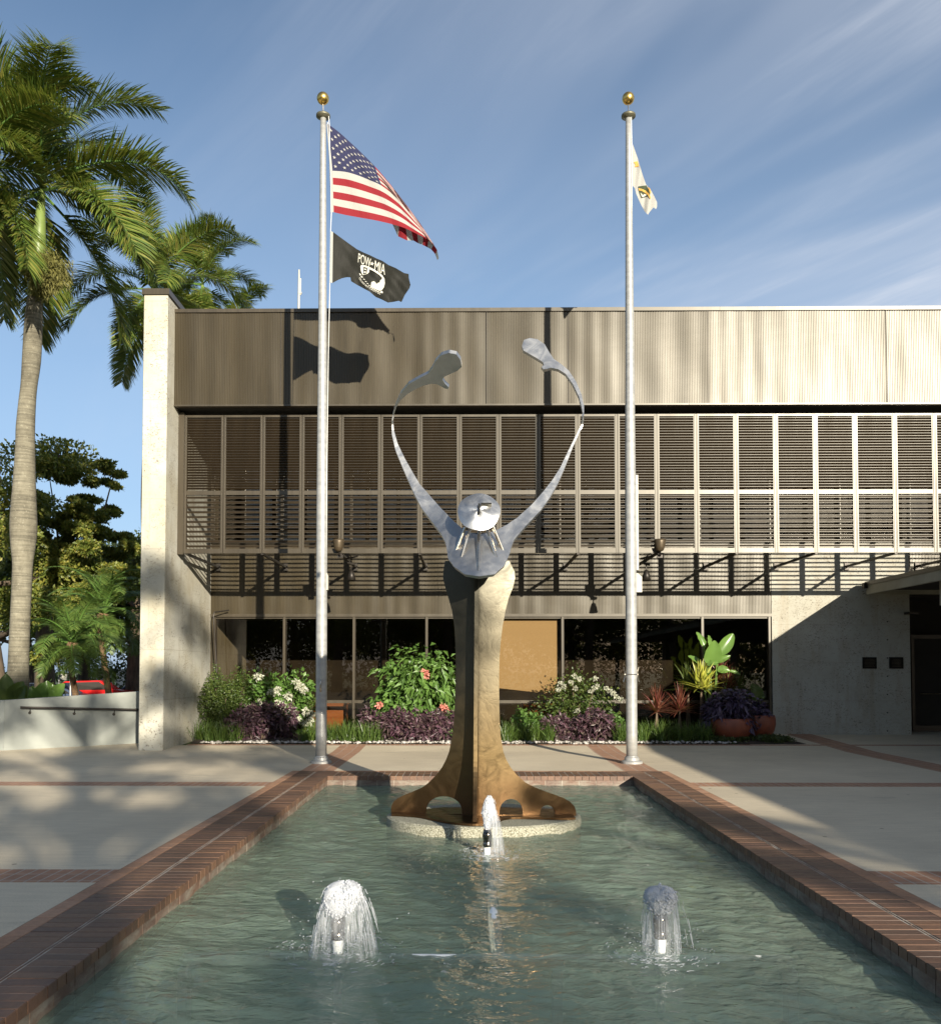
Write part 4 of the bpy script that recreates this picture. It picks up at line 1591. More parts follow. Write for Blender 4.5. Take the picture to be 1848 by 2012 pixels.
def text_polys(txt, size=1.0):
    """triangles of a text in the plane: list of vertices and faces, x right, y up, height ~1"""
    cu = bpy.data.curves.new('lettering', 'FONT')
    cu.body = txt
    cu.size = size
    ob = bpy.data.objects.new('lettering', cu)
    COL.objects.link(ob)
    dg = bpy.context.evaluated_depsgraph_get()
    me = bpy.data.meshes.new_from_object(ob.evaluated_get(dg))
    vs = [(v.co.x, v.co.y) for v in me.vertices]
    fs = [tuple(p.vertices) for p in me.polygons]
    bpy.data.objects.remove(ob)
    bpy.data.curves.remove(cu)
    bpy.data.meshes.remove(me)
    return vs, fs


def black_flag():
    def fn(off):
        def f(x, y):
            px = FC2(x, y)
            u = (x - 150) / 1500
            rip = 0.035 * math.sin(x / 130 + y / 300) * min(1, max(0, u * 3)) + 0.018 * math.sin(x / 60 - y / 75) * min(1, max(0, u * 3))
            return at(px[0], px[1], y=YP - 0.03 + 0.5 * u + rip - off)
        return f
    out = [(150, 90), (300, 200), (450, 310), (620, 430), (760, 500), (880, 550), (1000, 610), (1120, 660), (1240, 740), (1380, 800), (1550, 900), (1635, 915),
           (1640, 1000), (1672, 1130), (1650, 1200), (1560, 1330), (1495, 1470), (1440, 1445), (1340, 1465), (1230, 1480), (1100, 1415), (990, 1370), (870, 1265), (740, 1195), (620, 1130),
           (505, 1060), (495, 985), (430, 980), (330, 1000), (240, 1040), (140, 1095)]
    mb = MB()
    plate(mb, out, fn(0), sp=38, mi=0)
    plate(mb, [(105, 75), (152, 92), (138, 1095), (95, 1080)], fn(0.002), sp=60, mi=1)
    white = [(850, 770), (960, 828), (1060, 895), (1120, 945), (1160, 1010), (1168, 1100), (1150, 1180), (1110, 1232), (1060, 1247), (980, 1212), (892, 1165), (905, 1075), (955, 1060),
             (985, 1082), (1000, 1118), (1035, 1090), (1065, 1082), (1080, 1040), (1108, 1022), (1116, 990), (1060, 935), (950, 862), (865, 822), (860, 880), (830, 912), (735, 940),
             (700, 860), (690, 770), (705, 738), (770, 745)]
    plate(mb, white, fn(0.02), sp=45, mi=2)
    plate(mb, [(752, 775), (825, 800), (812, 905), (742, 925)], fn(0.028), holes=[[(766, 800), (808, 812), (800, 840), (764, 835)], [(762, 860), (800, 862), (796, 895), (760, 900)]], sp=40, mi=0)
    # barbed wreath under the disc
    for k in range(13):
        s = k / 12
        x, y = 690 + 420 * s, 925 + 360 * s + 70 * math.sin(math.pi * s)
        plate(mb, [(x - 16, y - 12), (x + 14, y + 2), (x + 18, y + 13), (x - 12, y + 3)], fn(0.02), sp=60, mi=2)
    for (x, y) in ((680, 925), (710, 970), (1095, 1265), (1115, 1270)):
        plate(mb, [(x - 14, y - 20), (x + 6, y - 16), (x + 16, y + 14), (x - 2, y + 20)], fn(0.021), sp=60, mi=2)
    f = fn(0.02)
    for txt, xa, wd, hgt in (('POW', 640, 245, 185), ('MIA', 965, 205, 200)):
        vs, fs = text_polys(txt)
        x1 = max(v[0] for v in vs)
        x0 = min(v[0] for v in vs)
        y1 = max(v[1] for v in vs)
        P = []
        for (a, b) in vs:
            sx_ = (a - x0) / (x1 - x0)
            x = xa + wd * sx_ + 12 * b / y1
            ytop = 500 + 0.447 * (x - 640)
            P.append(f(x, ytop + hgt * (1 - b / y1)))
        mb.add(P, fs, 2)
    sv = star(918, 715, 42, 0.25)
    mb.add([f(918, 715)] + [f(a, b) for a, b in sv], [(0, 1 + k, 1 + (k + 1) % 10) for k in range(10)], 2)
    vs, fs = text_polys('YOU ARE NOT FORGOTTEN')
    x1 = max(v[0] for v in vs)
    pl = [(648, 990), (700, 1075), (775, 1150), (860, 1205), (960, 1265), (1070, 1325)]
    seg = [math.hypot(pl[i + 1][0] - pl[i][0], pl[i + 1][1] - pl[i][1]) for i in range(5)]
    tot = sum(seg)
    P = []
    for (a, b) in vs:
        d = a / x1 * tot
        i = 0
        while i < 4 and d > seg[i]:
            d -= seg[i]
            i += 1
        tx, ty = (pl[i + 1][0] - pl[i][0]) / seg[i], (pl[i + 1][1] - pl[i][1]) / seg[i]
        h = b * 48
        P.append(f(pl[i][0] + tx * d + ty * h, pl[i][1] + ty * d - tx * h))
    mb.add(P, fs, 2)
    mb.build('memorial_flag', [CK, CW, CI], None, 'black flag with white lettering and head profile below the striped flag', cat='flag', smooth=True)


black_flag()


def white_flag():
    f5 = lambda x, y: ((1500 + x / 5.03) * .77, (200 + y / 5.03) * .77)

    def fn(off):
        def f(x, y):
            px = f5(x, y)
            u = (x - 555) / 330
            rip = 0.05 * math.sin(x / 28 + y / 200) * min(1, max(0, u * 3))
            return at(px[0], px[1], y=YP + 0.15 * u + rip - off)
        return f
    out = [(555, 805), (592, 905), (640, 1040), (690, 1215), (740, 1360), (795, 1420), (845, 1510), (882, 1590), (882, 1650), (868, 1678), (838, 1655), (790, 1712),
           (765, 1750), (722, 1705), (680, 1625), (645, 1550), (615, 1480), (598, 1410), (560, 1365)]
    mb = MB()
    plate(mb, out, fn(0), sp=20, mi=0)
    plate(mb, [(585, 1072), (632, 1062), (652, 1128), (598, 1135), (604, 1105)], fn(0.012), sp=25, mi=1)
    plate(mb, [(640, 1386), (745, 1372), (778, 1440), (792, 1500), (740, 1515), (680, 1535), (655, 1470)], fn(0.012), sp=25, mi=2)
    arc_ = [(645, 1410), (690, 1418), (735, 1440), (775, 1475), (805, 1530), (795, 1545), (765, 1500), (725, 1465), (685, 1443), (648, 1437)]
    plate(mb, arc_, fn(0.018), sp=20, mi=1)
    plate(mb, [(762, 1395), (790, 1405), (806, 1460), (796, 1480), (782, 1440)], fn(0.014), sp=20, mi=1)
    plate(mb, [(668, 1465), (685, 1480), (700, 1500), (720, 1485), (750, 1490), (735, 1508), (700, 1522), (685, 1512)], fn(0.019), sp=20, mi=3)
    mb.build('city_flag', [CW, CO, CG, CI], None, 'small white flag with green and gold seal hanging from the right pole', cat='flag', smooth=True)


white_flag()


# ------------------------------------------------------------------ the sculpture on its island
YS = 10.12
C6 = lambda x, y: ((900 + x / 2.64) * .77, (800 + y / 2.64) * .77)
C7 = lambda x, y: ((900 + x / 2.514) * .77, (1400 + y / 2.514) * .77)


def lerp_tab(tab, v):
    if v <= tab[0][0]:
        return tab[0][1]
    for (a, x), (b, y) in zip(tab, tab[1:]):
        if v <= b:
            t = (v - a) / (b - a)
            return x + (y - x) * t
    return tab[-1][1]


def smooth_tab(tab, v):
    return (lerp_tab(tab, v - 90) + lerp_tab(tab, v - 45) + lerp_tab(tab, v) + lerp_tab(tab, v + 45) + lerp_tab(tab, v + 90)) / 5


def sculpture():
    cpt = at(949, 1600, z=-0.03)
    t = thing('steel_sculpture', 'tall brushed steel figure raising two curved arms above its disc head', 'sculpture', (at(938, 1600, y=YS).x, YS, -0.03))
    # body silhouette
    L = [(80, 596), (150, 584), (190, 583), (250, 597), (320, 618), (400, 640), (500, 655), (600, 661), (700, 664), (800, 665), (900, 662), (1000, 658), (1100, 653), (1200, 643), (1300, 622), (1350, 603),
         (1400, 577), (1450, 540), (1500, 490), (1530, 450), (1560, 380), (1580, 330), (1600, 290), (1622, 264), (1650, 251), (1680, 248), (1702, 250)]
    Rr = [(1728, 1427), (1680, 1425), (1650, 1415), (1620, 1385), (1600, 1350), (1580, 1300), (1560, 1240), (1530, 1165), (1500, 1105), (1450, 1048), (1400, 1008), (1350, 980), (1300, 962), (1200, 945), (1100, 939),
          (1000, 937), (900, 936), (800, 936), (700, 939), (600, 946), (500, 958), (400, 976), (320, 996), (250, 1024), (190, 1037), (150, 1034), (80, 1000)]
    out = [C7(x, y) for y, x in L] + [C7(640, 1714), C7(785, 1722), C7(935, 1724)] + [C7(x, y) for y, x in Rr]
    holes = []
    for x0, x1, yt, yb in ((470, 705, 1586, 1700), (937, 1087, 1604, 1706), (1195, 1292, 1644, 1708)):
        holes.append([C7(x0 + (x1 - x0) * (0.5 - 0.5 * math.cos(math.pi * k / 14)), yb - (yb - yt) * math.sin(math.pi * k / 14) ** 0.8) for k in range(15)])
    sx_ = C7(790, 0)[0]

    def body(px, py):
        u = (px - sx_) / 160
        # each half is dished between the spine and its edge
        y = YS + 0.08 * u * u + 0.012 * math.sin(py / 60 + u * 3) + (0.26 * min(-u, 0.75) if u < 0 else 0.06 * u)
        return at(px, py, y=y)
    mb = MB()
    plate(mb, out, body, holes, sp=9)
    solidify(mb.build('body_plate', MT['steel'], t, smooth=True), 0.025)
    # spine fin standing forward of the body
    mb = MB()
    rows = [(180, 0.18), (400, 0.20), (800, 0.22), (1200, 0.26), (1400, 0.32), (1550, 0.44), (1650, 0.56), (1752, 0.66)]
    pts = crspline(rows, 5)
    fr, bk = [], []
    for y, dpt in pts:
        px, py = C7(795 - 12 * (y / 1750.0), y)
        xx = at(px, py, y=YS - dpt)
        fr.append((xx.x, YS - dpt, xx.z))
    for y, dpt in pts:
        zz = at(*C7(790, y), y=YS - dpt).z
        bk.append((at(*C7(796, y), y=YS + 0.01).x, YS + 0.01, zz))
    h = 0.021
    vs, fs = [], []
    for a, b in zip(fr, bk):
        vs += [(a[0] - h, a[1], a[2]), (a[0] + h, a[1], a[2]), (b[0] + h, b[1], b[2]), (b[0] - h, b[1], b[2])]
    for k in range(len(fr) - 1):
        for q in range(4):
            q2 = (q + 1) % 4
            fs.append((k * 4 + q, k * 4 + q2, (k + 1) * 4 + q2, (k + 1) * 4 + q))
    fs += [(0, 1, 2, 3), tuple(len(vs) - 4 + q for q in (3, 2, 1, 0))]
    mb.add(vs, fs)
    mb.build('spine_fin', MT['steel'], t)
    # foot plate with its wavy front
    fo = [(248, 1704), (330, 1708), (420, 1716), (500, 1732), (600, 1752), (700, 1764), (790, 1768), (880, 1762), (930, 1748), (970, 1732), (1040, 1724), (1200, 1727), (1330, 1730), (1427, 1728)]
    fo = crspline(fo, 4)
    P = [at(*C7(x, y), z=-0.012) for x, y in fo]
    bk = [(P[-1].x, YS + 0.25), (1.0, YS + 0.5), (0.4, YS + 0.62), (-0.3, YS + 0.6), (P[0].x, YS + 0.2)]
    ring = [(p.x, p.y) for p in P] + bk
    mb = MB()
    n = len(ring)
    mb.add([(x, y, -0.03) for x, y in ring] + [(x, y, -0.008) for x, y in ring], [tuple(range(n, 2 * n))] + [(k, (k + 1) % n, n + (k + 1) % n, n + k) for k in range(n)])
    mb.build('foot_plate', MT['steel'], t)
    # arms and bowl, one curved sheet
    outl = [(650, 243), (700, 254), (727, 290), (736, 338), (705, 366), (655, 388), (618, 405), (606, 425), (625, 455), (649, 477), (645, 490), (622, 485), (597, 470), (565, 455), (530, 453), (480, 466),
            (430, 487), (372, 522), (328, 562), (298, 610), (280, 665), (273, 720), (279, 800), (304, 890), (352, 990), (402, 1080), (452, 1165), (522, 1245), (602, 1335), (680, 1412), (745, 1470), (800, 1500),
            (850, 1508), (900, 1500), (960, 1478), (1030, 1440), (1100, 1396), (1200, 1305), (1280, 1215), (1345, 1130), (1395, 1050), (1432, 970), (1470, 890), (1505, 820), (1535, 752), (1545, 690), (1538, 650),
            (1518, 575), (1480, 495), (1430, 424), (1380, 392), (1330, 382), (1300, 391), (1280, 392), (1268, 376), (1284, 364), (1278, 345), (1240, 320), (1190, 291), (1147, 266), (1137, 235), (1150, 195), (1190, 182),
            (1240, 190), (1290, 225), (1320, 278), (1350, 323), (1400, 358), (1450, 400), (1500, 476), (1536, 560), (1553, 640), (1553, 700), (1544, 765), (1514, 835), (1480, 905), (1450, 985), (1418, 1065), (1380, 1155),
            (1328, 1248), (1262, 1342), (1184, 1425), (1124, 1492), (1080, 1545), (1050, 1625), (1015, 1712), (945, 1772), (850, 1788), (760, 1772), (690, 1722), (645, 1662), (628, 1562), (596, 1500), (535, 1420), (467, 1330),
            (415, 1230), (345, 1070), (290, 935), (265, 825), (263, 720), (270, 670), (290, 600), (325, 520), (380, 455), (450, 415), (510, 385), (535, 350), (560, 300), (600, 258)]
    dep = [(230, -0.30), (480, -0.05), (700, 0.55), (1000, 0.40), (1250, 0.20), (1450, -0.02), (1600, -0.25), (1800, -0.58)]

    def arm(x, y):
        px, py = C6(x, y)
        d = smooth_tab(dep, y)
        if x < 850 and y < 700:
            d = 0.52 - 0.85 * (700 - y) / 400 - 0.10 * (x - 264) / 450        # left hand leans out over us
        if x >= 850 and y < 700:
            d = 0.52 + 0.45 * (700 - y) / 500                        # right hand leans back to the sky
        if y > 1250:
            d -= 0.10 * math.exp(-((x - 850) / 170) ** 2) * min(1, (y - 1250) / 300)
            d += 0.05 * (max(-200, min(200, x - 850)) / 200) ** 2 * min(1, (y - 1250) / 300)
        return at(px, py, y=YS - 0.05 + d)
    mb = MB()
    plate(mb, outl, arm, sp=9)
    ar = mb.build('arms', MT['steel_light'], t, 'two raised arms with paddle hands joined in a shallow bowl', smooth=True)
    solidify(ar, 0.045)
    # head disc, dished a little, tilted to the sky
    hc = at(*C6(849, 1338), y=YS - 0.42)
    r = 143 / 2.64 * .77 / FPX * hc.y
    rt = Matrix.Rotation(R(-24), 3, 'X')
    mb = MB()
    vs, fs = [tuple(hc + rt @ Vector((0, -0.045, 0)))], []
    n = 40
    for q in range(1, 7):
        rr = r * q / 6
        for k in range(n):
            a = 2 * math.pi * k / n
            wob = 1 + 0.012 * math.sin(3 * a + 1) + 0.008 * math.sin(5 * a)
            dy = -0.045 * (1 - (q / 6) ** 2) + 0.008 * math.sin(4 * a + q) * math.sin(q * 1.3)
            vs.append(tuple(hc + rt @ Vector((rr * wob * math.cos(a), dy, rr * wob * math.sin(a) * 1.03))))
    for k in range(n):
        fs.append((0, 1 + k, 1 + (k + 1) % n))
    for q in range(5):
        for k in range(n):
            a, b = 1 + q * n + k, 1 + q * n + (k + 1) % n
            fs.append((a, a + n, b + n, b))
    mb.add(vs, fs)
    hd = mb.build('head_disc', MT['steel_light'], t, smooth=True)
    solidify(hd, 0.018, 0)
    mb = MB()
    for (x0, y0, x1, y1, w_) in ((850, 1288, 850, 1368, 0.010), (862, 1292, 934, 1287, 0.006)):
        a, b = at(*C6(x0, y0 + 8), y=hc.y - 0.06), at(*C6(x1, y1 + 8), y=hc.y - 0.06)
        mb.box(min(a.x, b.x) - w_ * (1 if x0 == x1 else 0), max(a.x, b.x) + w_ * (1 if x0 == x1 else 0), hc.y - 0.085, hc.y - 0.03, min(a.z, b.z) - (0 if x0 == x1 else w_), max(a.z, b.z) + (0 if x0 == x1 else w_), rot=rt, piv=hc)
    mb.build('nose_bar', MT['steel'], hd)
    for (x0, y0, x1, y1) in ((757, 1463, 693, 1605), (785, 1478, 730, 1655), (850, 1488, 843, 1742), (905, 1470, 965, 1655), (938, 1445, 1010, 1605)):
        a = at(*C6(x0, y0 - 22), y=hc.y + 0.05)
        e = arm(x1, y1)
        e.y -= 0.035
        mb = MB()
        mb.tube([a, e], 0.02, 12)
        mb.build('rod', MT['rodsteel'], t, smooth=False)


sculpture()


def island():
    c = at(950, 1600, z=-0.035)
    mb = MB()
    wob = lambda t, z: 1 + 0.018 * math.sin(2 * t + 0.5) + 0.012 * math.sin(5 * t)
    n = 72
    prof = [(1.10, -0.53), (1.10, -0.10), (1.095, -0.055), (1.065, -0.036), (0.6, -0.034), (0.0001, -0.032)]
    vs, fs = [], []
    for r, z in prof:
        for k in range(n):
            a = 2 * math.pi * k / n
            q = wob(a, z)
            vs.append((c.x + r * q * math.cos(a), c.y + r * 0.80 * q * math.sin(a), z))
    for i in range(len(prof) - 1):
        for k in range(n):
            k2 = (k + 1) % n
            fs.append((i * n + k, i * n + k2, (i + 1) * n + k2, (i + 1) * n + k))
    mb.add(vs, fs)
    mb.build('sculpture_plinth', MT['aggregate'], None, 'low oval pebble concrete island under the steel sculpture', cat='plinth', smooth=False)


island()


# ------------------------------------------------------------------ fountain jets and pipes
def strand(mb, pts, r0, r1, n=5, mi=0):
    k = len(pts)
    mb.tube(pts, [r0 + (r1 - r0) * i / (k - 1) for i in range(k)], n, mi, caps=False)


def jet(i, x, y, top, width, skew, label):
    t = thing('fountain_jet', label, 'fountain', (x, y, -0.5), 'fountain jets in the pool')
    zt = at(0, top, y=y).z
    mb = MB()
    n0 = {0: at(0, 1842, y=y).z, 1: at(0, 1838, y=y).z, 2: at(0, 1661, y=y).z}[i]      # foot of the nozzle
    n1 = {0: at(0, 1795, y=y).z, 1: at(0, 1788, y=y).z, 2: at(0, 1628, y=y).z}[i]
    mb.lathe([(0.024, -0.5), (0.024, n0 - 0.09), (0.030, n0 - 0.09), (0.030, n0 - 0.05), (0.033, n0 - 0.05), (0.033, n0)], (x, y, 0), 20)
    mb.build('riser_pipe', MT['pvc'], t)
    mb = MB()
    h = n1 - n0
    mb.lathe([(0.040, n0 - 0.004), (0.043, n0 + 0.012), (0.043, n0 + 0.03), (0.040, n0 + 0.035), (0.040, n0 + h * .45), (0.046, n0 + h * .52), (0.046, n0 + h * .72), (0.040, n0 + h * .86), (0.036, n0 + h * .88), (0.038, n1), (0.028, n1), (0.026, n1 - 0.02)], (x, y, 0), 24)
    mb.build('nozzle', simple('chromed_steel', (0.30, 0.27, 0.22), (0.07, 0.06, 0.05), 18, 0.16, 1.0, stretch=(1, 1, 3)), t, smooth=True)
    # foamy head: a lumpy lathe
    rr = random.Random(20 + i)
    mb = MB()
    H = zt - n1
    if i == 2:
        prof = [(0.026, 0), (0.034, .12), (0.045, .3), (0.058, .42), (0.066, .5), (0.058, .56), (0.054, .66), (0.046, .8), (0.032, .92), (0.008, 1.0)]
    else:
        prof = [(0.030, -0.06), (0.05, 0.02), (0.07, .16), (0.085, .32), (0.095, .5), (0.098, .66), (0.088, .8), (0.066, .91), (0.034, .975), (0.006, 1.0)]
    pp = crspline(prof, 4)
    n = 40
    vs, fs = [], []
    for q, (r, s) in enumerate(pp):
        for k in range(n):
            a = 2 * math.pi * k / n
            f = 1 + 0.07 * math.sin(3 * a + s * 4 + i) + 0.05 * math.sin(7 * a - s * 9 + i * 2) + 0.04 * math.sin(13 * a + s * 17) + 0.03 * math.sin(29 * a + s * 31) + rr.uniform(-.03, .03)
            off = skew * 0.035 * s
            vs.append((x + off + r * width * f * math.cos(a), y + r * width * f * math.sin(a), n1 + H * s + 0.012 * math.sin(a * 2 + 1) * (s > .6)))
    for q in range(len(pp) - 1):
        for k in range(n):
            k2 = (k + 1) % n
            fs.append((q * n + k, q * n + k2, (q + 1) * n + k2, (q + 1) * n + k))
    mb.add(vs, fs)
    for k in range((520, 480, 260)[i]):
        s = rr.uniform(-0.02, 0.98) ** 0.8 if rr.random() > .02 else 0
        s = s.real if isinstance(s, complex) else s
        rad = next((q[0] for q in pp if q[1] >= s), pp[-1][0]) * width
        a = rr.uniform(0, 6.283)
        q = rad * rr.uniform(.93, 1.12)
        d_ = rr.uniform(.003, .009)
        mb.lathe([(0.0001, -d_), (d_ * .8, -d_ * .5), (d_, 0), (d_ * .8, d_ * .6), (0.0001, d_ * 1.1)], (x + skew * .035 * s + q * math.cos(a), y + q * math.sin(a), n1 + H * s + rr.gauss(0, .006)), 6)
    mb.build('foam_head', MT['foam'], t, smooth=True)
    # falling veil: many thin strands thrown out from the head, and drops
    mb = MB()
    cnt = (190, 100, 60)[i]
    for k in range(cnt):
        a = rr.uniform(0, 2 * math.pi)
        if i == 2:
            a = rr.gauss(0.0, 0.5)
        elif abs(((a - 4.712 + math.pi) % 6.2832) - math.pi) < 0.85 and rr.random() < .85:
            continue
        z0 = n1 + H * rr.uniform(0.55, 0.93)
        r0 = (0.085, 0.085, 0.04)[i] * width * rr.uniform(0.7, 1.05)
        reach = {0: rr.uniform(0.04, 0.16), 1: rr.uniform(0.0, 0.04) if rr.random() < .85 else rr.uniform(.06, .14), 2: rr.uniform(0.02, 0.10)}[i]
        drop = z0 - WZ
        pts = []
        m_ = 12
        stop = 1.0 if rr.random() < 0.7 else rr.uniform(0.5, 0.95)
        for s in range(m_ + 1):
            f = s / m_ * stop
            r = r0 + reach * f
            z = z0 - drop * f * f * 1.0 + 0.02 * f * (1 - f)
            pts.append((x + skew * .03 + math.cos(a) * r + rr.uniform(-.003, .003), y + math.sin(a) * r, z))
        j0_ = 0
        while j0_ < len(pts) - 2:
            j1_ = min(len(pts) - 1, j0_ + rr.choice((1, 2, 2, 3)))
            if rr.random() < .8 - .4 * j0_ / len(pts):
                w0_ = rr.uniform(0.0012, 0.0034)
                strand(mb, [pts[j0_]] + [tuple((u_ + v_) / 2 + rr.uniform(-.002, .002) for u_, v_ in zip(pts[j0_], pts[j1_]))] + [pts[j1_]], w0_, w0_ * .5, 4)
            j0_ = j1_ + (1 if rr.random() < .35 else 0)
    dr = []
    for k in range((520, 330, 160)[i]):
        a = rr.uniform(0, 6.28)
        r = abs(rr.gauss(0.1, 0.12 if i != 2 else 0.07))
        z = WZ + abs(rr.gauss(0, 0.13 if i != 2 else .06))
        s = rr.uniform(0.0015, 0.004)
        c = (x + r * math.cos(a), y + r * math.sin(a), z)
        mb.lathe([(0.0001, -s), (s * .8, -s * .5), (s, 0), (s * .8, s * .6), (0.0001, s * 1.4)], c, 6)
    fw_ = mb.build('falling_water', MT['spray'], t, smooth=True, kind='stuff')
    mb = MB()
    n = 64
    K = 16
    V, F = [], []
    for q in range(K + 1):
        f = q / K
        for k in range(n):
            a = 2 * math.pi * k / n
            wv = 1 + 0.05 * math.sin(5 * a + 2 * f) + 0.035 * math.sin(11 * a + 5 * f + i) + 0.02 * math.sin(23 * a)
            r = ((0.092, 0.095, 0.035)[i] + (0.115, 0.02, 0.045)[i] * f) * wv
            V.append((x + skew * .03 + (0.045 * f + .02 if i == 2 else 0) + math.cos(a) * r, y + math.sin(a) * r, n1 + H * .62 - (n1 + H * .62 - WZ) * f * f))
    for q in range(K):
        for k in range(n):
            k2 = (k + 1) % n
            F.append((q * n + k, q * n + k2, (q + 1) * n + k2, (q + 1) * n + k))
    mb.arr(V, F)
    mb.build('water_veil', MT['veil'], t, smooth=True)
    # churned foam on the surface
    mb = MB()
    nn = 60
    for ring in range(5):
        r = (0.06 + ring * 0.07) * (1.2 if i == 0 else 0.95)
        for k in range(60 + ring * 30):
            if rr.random() < 0.35 + ring * 0.12:
                continue
            a = rr.uniform(0, 6.28)
            q = r + rr.gauss(0, 0.02)
            ln = rr.uniform(0.01, 0.05)
            p = [(x + q * math.cos(a + s * ln / r), y + q * math.sin(a + s * ln / r), WZ + 0.004 + 0.003 * math.sin(s * 3)) for s in (0, .5, 1)]
            strand(mb, p, rr.uniform(0.002, 0.005), 0.001, 5)
    mb.build('surface_foam', MT['spray'], t, smooth=True, kind='stuff')


jet(0, JETS[0][0], JETS[0][1], 1731, 1.12, 1.2, 'wide foaming fountain jet on a chrome nozzle, left one near the camera')
jet(1, JETS[1][0], JETS[1][1], 1740, 0.95, 0.0, 'narrow dome shaped fountain jet on a chrome nozzle, right one near the camera')
jet(2, JETS[2][0], JETS[2][1], 1563, 0.95, 0.6, 'slim foaming fountain jet just in front of the sculpture island')


def pipes():
    j0, j1, j2 = JETS
    t = thing('water_pipe', 'white water pipe lying under the pool water between the jets', 'pipe', (j2[0], j0[1], -0.5))
    zp = -0.195
    mb = MB()
    mb.tube([(-1.75, j0[1], zp), (-0.6, j0[1] + 0.01, zp), (1.0, j0[1], zp), (1.98, j0[1], zp)], 0.046, 14)
    q_ = mb.build('cross_pipe', MT['pvc'], t, smooth=True)
    q_.cycles.is_caustics_receiver = True
    mb = MB()
    mb.tube([(j2[0], j0[1] + 0.034, zp), (j2[0], j2[1], zp)], 0.046, 14)
    q_ = mb.build('long_pipe', MT['pvc'], t, smooth=True)
    q_.cycles.is_caustics_receiver = True
    for xx in (-1.75, 0.55, 1.98):
        mb = MB()
        mb.box(xx - 0.03, xx + 0.03, j0[1] - 0.05, j0[1] + 0.05, -0.56, zp - 0.034)
        mb.build('pipe_support', MT['pvc'], t)


pipes()


# ------------------------------------------------------------------ ramp wall with handrail on the left
def ramp_wall():
    a, b = at(8, 1474, z=0.01), at(290, 1455, z=0.10)
    ztop_a, ztop_b = at(8, 1376, y=a.y).z, at(290, 1357.5, y=b.y).z
    d = Vector((b.x - a.x, b.y - a.y, 0)).normalized()
    n = Vector((-d.y, d.x, 0))
    b2 = a + d * ((XO - 0.02 - a.x) / d.x)
    t = thing('ramp_wall', 'low grey rendered ramp wall at the left edge of the plaza', 'wall', (a.x, a.y, 0))
    mb = MB()

    def wall(p, q, z0, z1, nrm, th=0.22):
        vs = []
        for z in (-0.05, None):
            for (pt, zz) in ((p, z0), (q, z1)):
                for k in (0, th):
                    c = pt + nrm * k
                    vs.append((c.x, c.y, zz if z is None else z))
        mb.add(vs, [(0, 2, 3, 1), (4, 5, 7, 6), (0, 4, 6, 2), (1, 3, 7, 5), (0, 1, 5, 4), (2, 6, 7, 3)])
    sl = (ztop_b - ztop_a) / (b - a).length
    wall(a, b2, ztop_a, ztop_a + sl * (b2 - a).length, n)
    c = Vector((a.x - 7, a.y - 0.15, 0))
    wall(c, a - Vector((0.004, 0, 0)), ztop_a - 0.03, ztop_a, Vector((0, 1, 0)))
    mb.build('wall_body', MT['greywall'], t)
    # handrail
    m = -n
    h = thing('handrail', 'dark metal handrail on five brackets along the grey ramp wall', 'handrail', (a.x + 0.3, a.y, 0.8))
    off = 0.085
    u0 = at(30, 1388.5, y=a.y + 0.15)
    pa = a + m * off + d * 0.28
    pb = b2 + m * off
    za = at(30, 1390, y=pa.y).z
    zb_ = at(290, 1395, y=b.y - .1).z
    mb = MB()
    slope = (zb_ - za) / ((b - a).length - 0.28)
    e = pa + d * ((b2 - a).length - 0.4)
    mb.tube([(pa.x, pa.y, za), (e.x, e.y, za + slope * (e - pa).length)], 0.024, 12)
    mb.build('rail', MT['darkmetal'], h, smooth=False)
    for px in (60, 148, 226, 292 - 6, 292 + 52):
        # find the point along the wall for this bracket
        best = min((abs(((RM.inverted() @ (Vector((pa.x + d.x * s, pa.y + d.y * s, 0.8)) - Vector((0, 0, CAMH)))).x / -(RM.inverted() @ (Vector((pa.x + d.x * s, pa.y + d.y * s, 0.8)) - Vector((0, 0, CAMH)))).z) * FPX + CX - px), s) for s in [q * 0.02 for q in range(0, 260)])[1]
        p = pa + d * best
        z = za + slope * best
        wl = p - m * off
        mb = MB()
        mb.tube([(p.x, p.y, z - 0.02), (p.x, p.y, z - 0.06), (p.x * .6 + wl.x * .4, p.y * .6 + wl.y * .4, z - 0.085), (wl.x, wl.y, z - 0.10)], 0.010, 8)
        mb.tube([(wl.x + m.x * 0.012, wl.y + m.y * 0.012, z - 0.11), (wl.x - m.x * 0.0, wl.y, z - 0.11)], 0.03, 12)
        mb.build('bracket', MT['darkmetal'], h)


ramp_wall()


